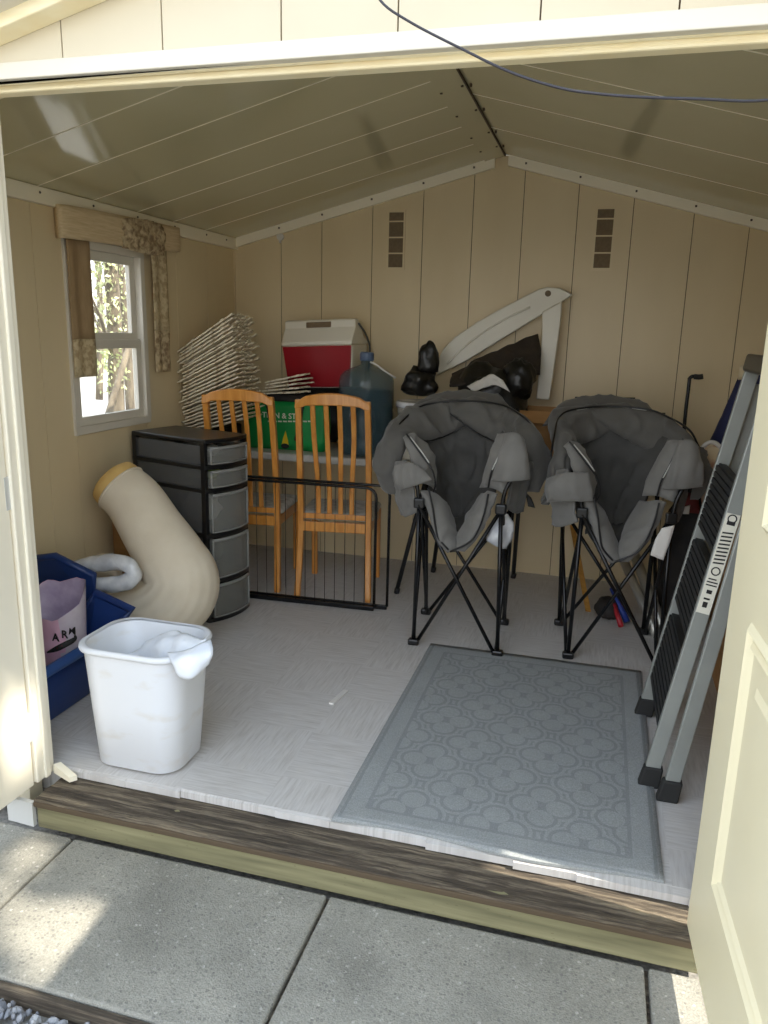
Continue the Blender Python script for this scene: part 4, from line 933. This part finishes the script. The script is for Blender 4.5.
    if var == 0:
        pipe('piping', [P(449,412,3.735), P(460,420,3.725), P(474,430,3.715), P(490,439,3.69), P(508,446,3.66)], Rb, .004); pipe('piping', [P(412,440,3.50), P(432,441,3.62), P(450,435,3.71), P(468,425,3.735)], Lb, .004)
    pipe('piping', [P(387+xo*.5,448,3.455-yl_), P(398+xo*.3,428,3.53-yl_*.6), P(414,412,3.645), P(430,404,3.72), P(466,401,3.755), P(500,404,3.725), P(518,412,3.67), P(532,424,3.575+yo_*.35), P(541 if var == 0 else 537,440,3.50+yo_*.8)], None, .005)
    if var:
        pipe('piping', [P(428,406,3.735), P(452,402,3.755), P(478,402,3.755), P(500,405,3.735)], None, .0022, 'piping_glint')  # painted highlight along the top piping
        mb = MB(); mb.tube([P(440,393.5,3.88), P(496,394.5,3.88)], .009, 8); out('top_rod', mb, 'black')
    # outer side cloth hanging under the collar
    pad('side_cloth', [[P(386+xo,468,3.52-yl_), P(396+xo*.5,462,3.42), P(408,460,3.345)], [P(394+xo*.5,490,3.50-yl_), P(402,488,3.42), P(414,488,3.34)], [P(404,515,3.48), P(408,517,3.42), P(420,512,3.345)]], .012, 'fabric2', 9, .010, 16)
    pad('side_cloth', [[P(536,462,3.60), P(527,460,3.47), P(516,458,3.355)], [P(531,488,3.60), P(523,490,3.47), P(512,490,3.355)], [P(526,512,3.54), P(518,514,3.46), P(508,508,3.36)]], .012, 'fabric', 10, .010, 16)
    # cup-holder flaps on the arms
    if var == 0:
        pad('arm_flap', [[P(397,466,3.32), P(410,462,3.30), P(426,470,3.315)], [P(397,478,3.31), P(412,477,3.29), P(432,477,3.31)], [P(402,490,3.31), P(416,486,3.29), P(434,480,3.31)]], .014, 'fabric2', 11, .006, 18)
    else:
        pad('arm_flap', [[P(390,470,3.36), P(402,464,3.30), P(424,464,3.30)], [P(389,482,3.36), P(404,480,3.29), P(428,480,3.30)], [P(393,492,3.36), P(408,492,3.30), P(431,491,3.31)]], .016, 'fabric2', 11, .006, 18)
    fl = pad('arm_flap', [[P(509,434,3.33), P(518,433,3.31), P(526,440,3.33)], [P(500,458,3.315), P(515,458,3.29), P(530,460,3.33)], [P(493,481,3.315), P(512,481,3.29), P(531,479,3.33)]], .012, 'fabric2', 12, .004, 14)
    if var == 0:
        mb = MB(); puff(mb, [[P(500,516,3.36), P(509,514,3.36), P(515,522,3.38)], [P(491,532,3.35), P(503,532,3.34), P(514,536,3.38)], [P(488,541,3.35), P(499,547,3.34), P(508,549,3.38)]], .006, 5, 5, .012, 24, 4); out('tag_pouch', mb, 'clear')
        pad('corner_tab', [[P(527,492,3.62), P(533,498,3.62)], [P(530,506,3.62), P(537,508,3.62)]], .010, 'ink', 13)
    else:
        mb = MB(); puff(mb, [[P(494,519,3.30), P(506,516,3.30)], [P(488,530,3.29), P(502,530,3.29)], [P(484,545,3.29), P(496,550,3.29)]], .005, 5, 5, .006, 24, 4); out('tag_pouch', mb, 'chip')
    for o_ in t.children:
        if o_.name.startswith('tag_pouch'): o_['label'] = 'pale crumpled tag hanging under the arm'
    return t
camp_chair('half folded grey padded camp chair nearer the oak chairs, left of the pair', -.008, 0, 0, 0)
camp_chair('half folded grey padded camp chair beside the step ladder, right of the pair', .690, .088, math.radians(4), 1)

# ------------------------------------------------------------------ step ladder
t = thing('step_ladder', 'folded grey metal step ladder with black treads leaning behind the right door', 'ladder', (.3, 2.66, 0))
def lad(z, y): return Vector((.272 + .165*z, y, z))
sl = Vector((.165, 0, 1)).normalized(); nl = Vector((1, 0, -.165)).normalized()
def rail(name, a, b_, hx, hy):
    d = (b_-a).normalized(); n1 = Vector((0,1,0)); n2 = d.cross(n1).normalized(); mb = MB(); loops = []
    for p in (a, b_): loops.append([p + n2*sx*hx + n1*sy_*hy for sx, sy_ in ((-1,-1), (1,-1), (1,1), (-1,1))])
    loft(mb, loops, cap0=True, cap1=True, smooth=False); return obj(name, mb, 'alu', t, bevel=.003)
rail('front_rail', Vector((.270, 2.44, .05)), Vector((.495, 2.50, 1.36)), .023, .012)
rail('front_rail', Vector((.278, 2.95, .05)), Vector((.50, 2.92, 1.36)), .023, .012)
rail('rear_rail', Vector((.326, 2.372, .05)), Vector((.52, 2.47, 1.30)), .022, .011)
rail('rear_rail', Vector((.335, 3.01, .05)), Vector((.525, 2.95, 1.30)), .022, .011)
for p in ((.268, 2.44), (.276, 2.95), (.322, 2.372), (.331, 3.01)):
    mb = MB(); mb.hexa([Vector((p[0]+sx*.034-.004, p[1]+sy_*.019, .001)) for sx, sy_ in ((-1,-1), (1,-1), (1,1), (-1,1))] + [Vector((p[0]+sx*.03+.008, p[1]+sy_*.017, .075)) for sx, sy_ in ((-1,-1), (1,-1), (1,1), (-1,1))]); obj('rubber_foot', mb, 'rubber', t, bevel=.006)
for z0, z1 in ((.17, .44), (.50, .74), (.79, 1.02)):
    ya, yb_ = 2.458+.045*z0, 2.935-.02*z0; mb = MB()
    for k in range(10):
        f0_, f1_ = k/10, (k+.72)/10
        q = [lad(z0+(z1-z0)*f, y)+nl*h for f in (f0_, f1_) for h in (-.019, -.008) for y in (ya, yb_)]
        mb.hexa([q[0], q[1], q[3], q[2], q[4], q[5], q[7], q[6]])
    q = [lad(z, y)+nl*h for z in (z0, z1) for h in (-.012, .014) for y in (ya, yb_)]; mb.hexa([q[0], q[1], q[3], q[2], q[4], q[5], q[7], q[6]])
    obj('tread', mb, 'tread', t)
mb = MB(); mb.hexa([lad(1.34, 2.5)+nl*-.03, lad(1.34, 2.92)+nl*-.03, lad(1.34, 2.92)+nl*.05, lad(1.34, 2.5)+nl*.05, lad(1.40, 2.5)+nl*-.03, lad(1.40, 2.92)+nl*-.03, lad(1.40, 2.92)+nl*.05, lad(1.40, 2.5)+nl*.05]); obj('top_cap', mb, 'blackp', t, bevel=.01)
def onrail(z, w, off=0): # outer (camera-side) face of near front rail
    z -= .085; f = (z-.05)/1.31; a = Vector((.270, 2.44, .05)); b_ = Vector((.495, 2.50, 1.36)); p = a.lerp(b_, f); d = (b_-a).normalized(); n2 = Vector((1,0,-.17)).normalized()
    return p + n2*w + Vector((0, -.0125-off, 0))
mb = MB(); mb.hexa([onrail(.70,-.020), onrail(.70,.020), onrail(.70,.020)+Vector((0,.001,0)), onrail(.70,-.020)+Vector((0,.001,0)), onrail(1.02,-.020), onrail(1.02,.020), onrail(1.02,.020)+Vector((0,.001,0)), onrail(1.02,-.020)+Vector((0,.001,0))])
for v in mb.v: v.y -= .001
lb = obj('label_sticker', mb, 'sticker', t)
mb = MB()
for k in range(9):
    z = .86+k*.012; a = [onrail(z, -.016, .002), onrail(z+.004, .016, .002), onrail(z+.009, .016, .002), onrail(z+.005, -.016, .002)]; mb.add(a, [(0,1,2,3)])
for z, w0, w1, h in ((.72, -.008, .006, .018), (.745, -.01, .008, .006), (.765, -.008, .008, .012), (.79, -.016, .016, .004), (.80, -.016, .016, .004), (.81, -.014, .01, .004), (.985, -.012, .012, .012)):
    mb.add([onrail(z, w0, .002), onrail(z, w1, .002), onrail(z+h, w1, .002), onrail(z+h, w0, .002)], [(0,1,2,3)])
for zc_ in (.838, 1.005):
    n = 16; ro = [onrail(zc_+.014*math.sin(2*PI*k/n), .014*math.cos(2*PI*k/n), .002) for k in range(n)]; ri = [onrail(zc_+.010*math.sin(2*PI*k/n), .010*math.cos(2*PI*k/n), .002) for k in range(n)]
    mb.add(ro+ri, [(k, (k+1) % n, n+(k+1) % n, n+k) for k in range(n)])
obj('label_print', mb, 'ink', lb)

# ------------------------------------------------------------------ clutter on the right
t = thing('walking_cane', 'black metal walking cane with a bent handle against the back wall', 'cane', (.47, 4.45, 0))
mb = MB(); ca = P(689, 384, 4.42); cb = P(703, 376.5, 4.42); mb.tube(crv([(.50, 4.30, .01), P(683,445,4.40), ca, P(689.5,379,4.42), P(692,376.5,4.42), P(696,376.3,4.42)], 5), .0095, 10); obj('shaft', mb, 'black', t)
mb = MB(); mb.tube(crv([P(694,376.6,4.42), P(699,377,4.42), P(703,376.4,4.42)], 3), .014, 10); obj('grip', mb, 'rubber', t)
mb = MB(); puff(mb, [[P(738,378,3.95), P(750,374,3.93), P(768,372,3.9)], [P(722,415,3.98), P(742,415,3.93), P(764,420,3.9)], [P(708,445,4.0), P(728,450,3.95), P(760,460,3.9)]], .04, 6, 6, .008, 9, 3)
solo('navy_bag', mb, 'navy', 'navy blue padded bag leaning behind the top of the step ladder', 'bag')
mb = MB(); puff(mb, [[P(740,366,3.86), P(756,362,3.86)], [P(738,380,3.88), P(756,378,3.88)]], .03, 6, 6, .004, 9, 3)
solo('cream_pad', mb, 'creamprint', 'cream padded end above the navy bag', 'pad')
t = thing('padded_seat', 'cream padded seat with pinkish print between the camp chair and ladder', 'seat', P(712,490,3.78))
mb = MB(); rows_ = [[P(702,446,3.80), P(711,441,3.78), P(721,446,3.80)], [P(698,460,3.78), P(711,460,3.75), P(727,462,3.78)], [P(699,480,3.80), P(713,482,3.76), P(733,484,3.78)], [P(702,505,3.81), P(714,508,3.80), P(735,510,3.80)]]
puff(mb, rows_, .035, 6, 6, .006, 12, 5); obj('cushion', mb, 'creamprint', t)
mb = MB(); mb.tube(crv([P(699,470,3.755), P(699,455,3.75), P(704,446,3.745), P(711,442,3.74), P(719,446,3.745), P(725,458,3.75)], 5), .010, 8); obj('trim_edge', mb, 'chip', t)
mb = lump((.50, 4.06, .36), (.14, .16, .37), 21, .22, 4, 32, -.97); 
bp_ = solo('backpack', mb, 'backpack', 'dark stuffed backpack with a red patch behind the right camp chair', 'bag')
mb = MB(); puff(mb, [[P(684,492,3.80), P(698,494,3.80)], [P(682,512,3.80), P(700,514,3.80)]], .014, 6, 6, .006, 15, 5); obj('red_patch', mb, 'redcloth', bp_)
mb = MB(); puff(mb, [[P(684,507,3.77), P(690,505,3.77)], [P(683,514,3.77), P(689,514,3.77)]], .006, 4, 4, .003, 15, 5); obj('white_tag', mb, 'chip', bp_)
mb = MB(); mb.box((.58, 2.62, .002), (1.0, 3.45, .80)); solo('moving_carton', mb, 'card', 'large brown carton standing behind the step ladder', 'carton', bevel=.006)
mb = lump((.78, 3.1, .92), (.17, .28, .13), 4, .25, 3, 24, -.9); mb2 = MB(); mb2.box((.66, 3.56, .002), (1.0, 4.15, .955)); solo('moving_carton', mb2, 'card', 'tall brown carton carrying the navy bag near the back wall', 'carton', bevel=.006)
solo('dark_coat', mb, 'darkcloth', 'dark coat heaped on the large brown carton', 'coat')
for k, (a, b_, lbl) in enumerate((((618,548), (640,597), 'thinner silver tube leaning behind the right camp chair'), ((632,548), (652,600), 'silver tube leaning nearest the dark backpack'))):
    A_, B_ = P(*a, 4.34), P(*b_, 4.02); d_ = (B_-A_); B2 = A_ + d_*((A_.z-.014)/(-d_.z)) if d_.z < 0 else B_
    mb = MB(); mb.tube([A_, B2], .024 if k == 0 else .027, 12); solo('metal_tube', mb, 'silver', lbl, 'tube', 'silver tubes behind the right camp chair')
mb = MB(); A_, B_ = P(575, 540, 4.56), Vector((.04, 4.072, .006)); d_ = (A_-B_).normalized(); n1 = Vector((1,0,0)); n2 = d_.cross(n1).normalized(); lo_ = []
for p in (B_, A_+d_*.15): lo_.append([p+n1*sx*.014+n2*sy_*.008 for sx, sy_ in ((-1,-1), (1,-1), (1,1), (-1,1))])
loft(mb, lo_, cap0=True, cap1=True, smooth=False); solo('pine_stick', mb, 'stick', 'yellow pine stick leaning behind the right camp chair', 'stick', bevel=.002)
mb = MB(); mb.tube([P(612,588,4.05), PZ(627,622,.015)], [.014, .017], 10); solo('folded_umbrella', mb, 'skyblue', 'slim blue folded umbrella leaning under the right camp chair', 'umbrella')
mb = MB(); mb.tube([P(614,604,3.99), PZ(621,626,.012)], [.012, .014], 10); solo('folded_umbrella', mb, 'redbar', 'slim red folded umbrella beside the blue one', 'umbrella')
solo('toiletry_bag', lump(PZ(607,624,0)+Vector((-.0,.09,.055)), (.07, .06, .06), 2, .2, 3, 22, -.9), 'darkcloth', 'small dark bag on the floor beside the slim red umbrella', 'bag')
solo('grey_shoe', lump((.40, 3.98-.35+.35, .04), (.05, .11, .045), 6, .2, 3, 20, -.85) if False else lump((.41, 3.72, .04), (.045, .11, .045), 6, .2, 3, 20, -.85), 'grey', 'grey shoe on the floor behind the right camp chair', 'shoe')

# ------------------------------------------------------------------ wall fittings and cable
def vent(x, lbl):
    t = thing('wall_vent', lbl, 'vent', (x, YB, 1.975), 0, 'wall vents'); mb = MB()
    fr2 = [(x-.055, 1.81), (x+.055, 1.81), (x+.055, 2.14), (x-.055, 2.14)]
    y0 = YB
    mb.box((x-.056, y0-.006, 1.805), (x-.044, y0-.0005, 2.145)); mb.box((x+.044, y0-.006, 1.805), (x+.056, y0-.0005, 2.145)); mb.box((x-.044, y0-.006, 1.805), (x+.044, y0-.0005, 1.82)); mb.box((x-.044, y0-.006, 2.13), (x+.044, y0-.0005, 2.145)); obj('frame', mb, 'wall', t)
    mb = MB(); mb.box((x-.044, y0-.002, 1.82), (x+.044, y0-.0005, 2.13)); obj('mesh_screen', mb, 'vent', t)
    for z in (1.90, 1.99, 2.08): mb = MB(); mb.box((x-.044, y0-.004, z-.004), (x+.044, y0-.0015, z+.004)); obj('bar', mb, 'wall', t)
vent(-1.243, 'slim brown wall vent above the oak chairs, left of the ridge')
vent(-.05, 'slim brown wall vent above the white plastic frame, right of the ridge')
p = P(281, 237, YB); mb = MB(); mb.tube([(p.x, YB, p.z), (p.x, YB-.02, p.z)], .022, 16); mb.tube([(p.x, YB-.012, p.z+.01), (p.x, YB-.014, p.z-.035)], .008, 8); solo('wall_hook', mb, 'chip', 'small round white hook high on the back wall near the corner', 'hook')
mb = MB(); pts = [(-.53, 1.70, 2.17), P(380,0,1.62), P(410,22,1.61), P(460,48,1.6), P(510,72,1.6), P(560,88,1.6), P(600,94,1.6), P(640,97,1.6), P(700,99,1.6), P(768,100,1.6), (.352, 1.58, 1.878), (.365, 1.5, 1.972)]
mb.tube(crv(pts, 6), .0027, 6); solo('hanging_cable', mb, 'cable', 'thin dark cable sagging across the top of the doorway', 'cable')
# valance and curtains
t = thing('window_valance', 'padded beige valance with a lacy centre swag over the window', 'valance', (XL, 3.45, 1.87))
mb = MB(); puff(mb, [[(XL+.005,2.965,1.93), (XL+.055,2.968,1.935), (XL+.06,3.3,1.945), (XL+.06,3.6,1.952), (XL+.055,3.89,1.958), (XL+.005,3.895,1.958)], [(XL+.005,2.965,1.80), (XL+.055,2.968,1.80), (XL+.06,3.3,1.81), (XL+.06,3.6,1.82), (XL+.055,3.89,1.838), (XL+.005,3.895,1.838)]], .008, 8, 6, .005, 8, 2, minT=.006); obj('valance_body', mb, 'valance', t)
mb = MB(); puff(mb, [[(XL+.072,3.36,1.935), (XL+.078,3.52,1.95), (XL+.072,3.70,1.95)], [(XL+.072,3.35,1.87), (XL+.082,3.52,1.88), (XL+.072,3.72,1.88)], [(XL+.072,3.35,1.80), (XL+.078,3.52,1.79), (XL+.072,3.72,1.80)]], .012, 12, 8, .016, 26, 7); obj('lace_swag', mb, 'lace', t)
def curtain(y0, y1, z0, z1, m1, m2, lbl, zsplit):
    t = thing('window_curtain', lbl, 'curtain', (XL+.05, (y0+y1)/2, z0)); 
    for nm, a, b_, mm in (('panel', zsplit, z1, m1), ('lace_hem', z0, zsplit, m2)):
        rows = []
        for i in range(9):
            z = b_+(a-b_)*i/8; rows.append([Vector((XL+.034+.006*math.sin((y-y0)*60)+.004*noise.noise((y*20, z*8, 0)), y, z)) for y in [y0+(y1-y0)*j/20 for j in range(21)]])
        mb = MB(); mb.grid(rows); o = obj(nm, mb, mm, t); md = o.modifiers.new('s', 'SOLIDIFY'); md.thickness = .004
curtain(2.99, 3.155, 1.21, 1.82, 'curtain', 'sheer', 'flat tan curtain panel hanging at the left side of the window', 1.38)
curtain(3.655, 3.79, 1.205, 1.83, 'sheer', 'lace', 'narrow lace curtain panel hanging at the right side of the window', 1.42)

# ------------------------------------------------------------------ trees outside
def leaves(mb, c, r, n, size, rr, mask=None):
    for k in range(n):
        while True:
            d = Vector((rr.uniform(-1,1), rr.uniform(-1,1), rr.uniform(-1,1)))
            if d.length <= 1: break
        p = Vector(c)+Vector((d.x*r[0], d.y*r[1], d.z*r[2]))
        if mask and not mask(p): continue
        e = Euler((rr.uniform(0,6.3), rr.uniform(0,6.3), rr.uniform(0,6.3))).to_matrix(); s = size*rr.uniform(.7, 1.4)
        mb.add([p+e @ Vector(q)*s for q in ((-.5,0,0), (0,-.28,.05), (.55,0,0), (0,.28,.05))], [(0,1,2,3)])
SUN = Vector((.595, -.06, .80)).normalized()      # towards the sun
t = thing('shade_tree', 'unseen leafy tree right of the shed, crown opened to shape the sun patches', 'tree', (3.6, .4, G-.06))
mb = MB(); mb.tube(crv([(3.6,.4,G-.06), (3.55,.42,1.5), (3.3,.5,3.4), (3.0,.6,5.2)], 4), crs([.16,.13,.10,.05], 4), 10)
for a in range(7):
    an = a*.9; mb.tube([(3.2+.05*a-.15,.55,3.6+.25*a), (3.1+1.1*math.cos(an), .6+1.1*math.sin(an), 4.6+.3*a)], [.045,.012], 6)
obj('trunk', mb, 'bark', t)
mb = MB(); rr_ = random.Random(3)
gaps = [(PZ(62,925,G), .15), (PZ(48,968,G), .07), (PZ(25,858,G), .09), (PX(16,742,-1.68), .11), (PX(4,690,-1.68), .05), (PX(30,640,-1.68), .04), (Vector((.1,1.88,0)), .30), (Vector((-.3,1.88,0)), .22), (Vector((.3,1.7,G)), .2), (PZ(10,905,G), .06)]  # leaf-free tunnels along the sun rays, placed to shape the light patches
def lit(p):
    for q, r in gaps:
        d = p-q; d = d - SUN*d.dot(SUN)
        if d.length < r*(1+.35*noise.noise(p*3)): return False
    return True
leaves(mb, (2.6, 1.0, 6.1), (1.7, 1.5, 1.5), 7500, .16, rr_, lit); leaves(mb, (3.3, -.6, 5.6), (1.4, 1.3, 1.2), 2600, .17, rr_, lit)
obj('crown', mb, 'leaf', t)
def small_tree(label, x, y, h, lean, crown, n, seed, ivy=0, tr=.08):
    rr = random.Random(seed); t = thing('garden_tree', label, 'tree', (x, y, G-.06), 0, 'trees seen through the window')
    mb = MB(); base = Vector((x, y, G-.06)); top = base+Vector((0, lean, h))
    mb.tube(crv([base, base.lerp(top,.4)+Vector((0,.06,0)), base.lerp(top,.75)-Vector((0,.04,0)), top], 4), crs([tr,tr*.8,tr*.6,tr*.3], 4), 10)
    for k in range(9):
        p = base.lerp(top, rr.uniform(.25,.85)); q = p+Vector((rr.uniform(-.3,.3), rr.choice((-1,1))*rr.uniform(.4,1.0), rr.uniform(.2,.8))); mb.tube([p, p.lerp(q,.5)+Vector((0,0,.05)), q], [.022,.014,.006], 6)
    obj('trunk', mb, 'bark', t); mb = MB(); leaves(mb, Vector((x, y+lean*.8, h*.9)), crown, n*2, .07, rr)
    if ivy:
        for k in range(ivy): p = base.lerp(top, rr.uniform(.25,.8)); leaves(mb, p, (.15,.15,.16), 4, .045, rr)
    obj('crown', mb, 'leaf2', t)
w1 = PX(108, 330, -4.2); small_tree('ivy clad tree trunk seen through the upper window pane', -4.2, w1.y, 4.2, .1, (.9, 1.2, .8), 700, 1, 260)
w2 = PX(125, 300, -7.4); small_tree('slender leafy tree further off beyond the window', -7.4, w2.y, 4.5, -.2, (1.2, 1.6, 1.5), 900, 2, 60)
w3 = PX(95, 330, -10.6); small_tree('pale twiggy tree at the edge of the window view', -10.6, w3.y, 4.5, .4, (1.2, 1.6, 1.7), 900, 5, 40)
t = thing('leaning_post', 'grey post leaning across the view through the lower window pane', 'post', (-3.4, 4.6, G-.06))
A_, B_ = PX(131, 340, -3.3), PX(110, 408, -3.3); d_ = (B_-A_); s0 = (A_.z-(G-.06))/(-d_.z); mb = MB(); mb.tube([A_-d_*.4, A_+d_*s0], .022, 8); obj('pole', mb, 'bark', t)
mb = MB(); rr_ = random.Random(8)
for k in range(26): leaves(mb, (-13+rr_.uniform(-.5,.5), 5+k*.55, rr_.uniform(.4,1.5)), (.7,.7,.6), 130, .16, rr_)
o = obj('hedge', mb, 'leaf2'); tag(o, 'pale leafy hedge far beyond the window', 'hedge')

# ------------------------------------------------------------------ light
sd = bpy.data.lights.new('sun', 'SUN'); sd.energy = 5.0; sd.angle = math.radians(.7); sd.color = (1, .93, .80)
so = bpy.data.objects.new('sun', sd); C.objects.link(so); so.rotation_euler = SUN.to_track_quat('Z', 'Y').to_euler(); so.location = SUN*12
w = bpy.data.worlds.new('sky'); bpy.context.scene.world = w; w.use_nodes = True; nt = w.node_tree; bg = nt.nodes['Background']
tc = N(nt, 'ShaderNodeTexCoord'); sx = N(nt, 'ShaderNodeSeparateXYZ'); nt.links.new(tc.outputs['Generated'], sx.inputs[0])
nt.links.new(ramp(nt, sx.outputs[2], [(0, (.62,.62,.60,1)), (.05, (1,1,1,1)), (.35, (.84,.91,1,1)), (1, (.58,.75,1,1))]), bg.inputs[0]); bg.inputs[1].default_value = 1.5
sc = bpy.context.scene
sc.view_settings.view_transform = 'Standard'; sc.view_settings.look = 'None'; sc.view_settings.gamma = 1; sc.view_settings.use_curve_mapping = False
sc.view_settings.exposure = .96
sc.cycles.max_bounces = 12; sc.cycles.diffuse_bounces = 7; sc.cycles.transparent_max_bounces = 16; sc.cycles.sample_clamp_indirect = 8
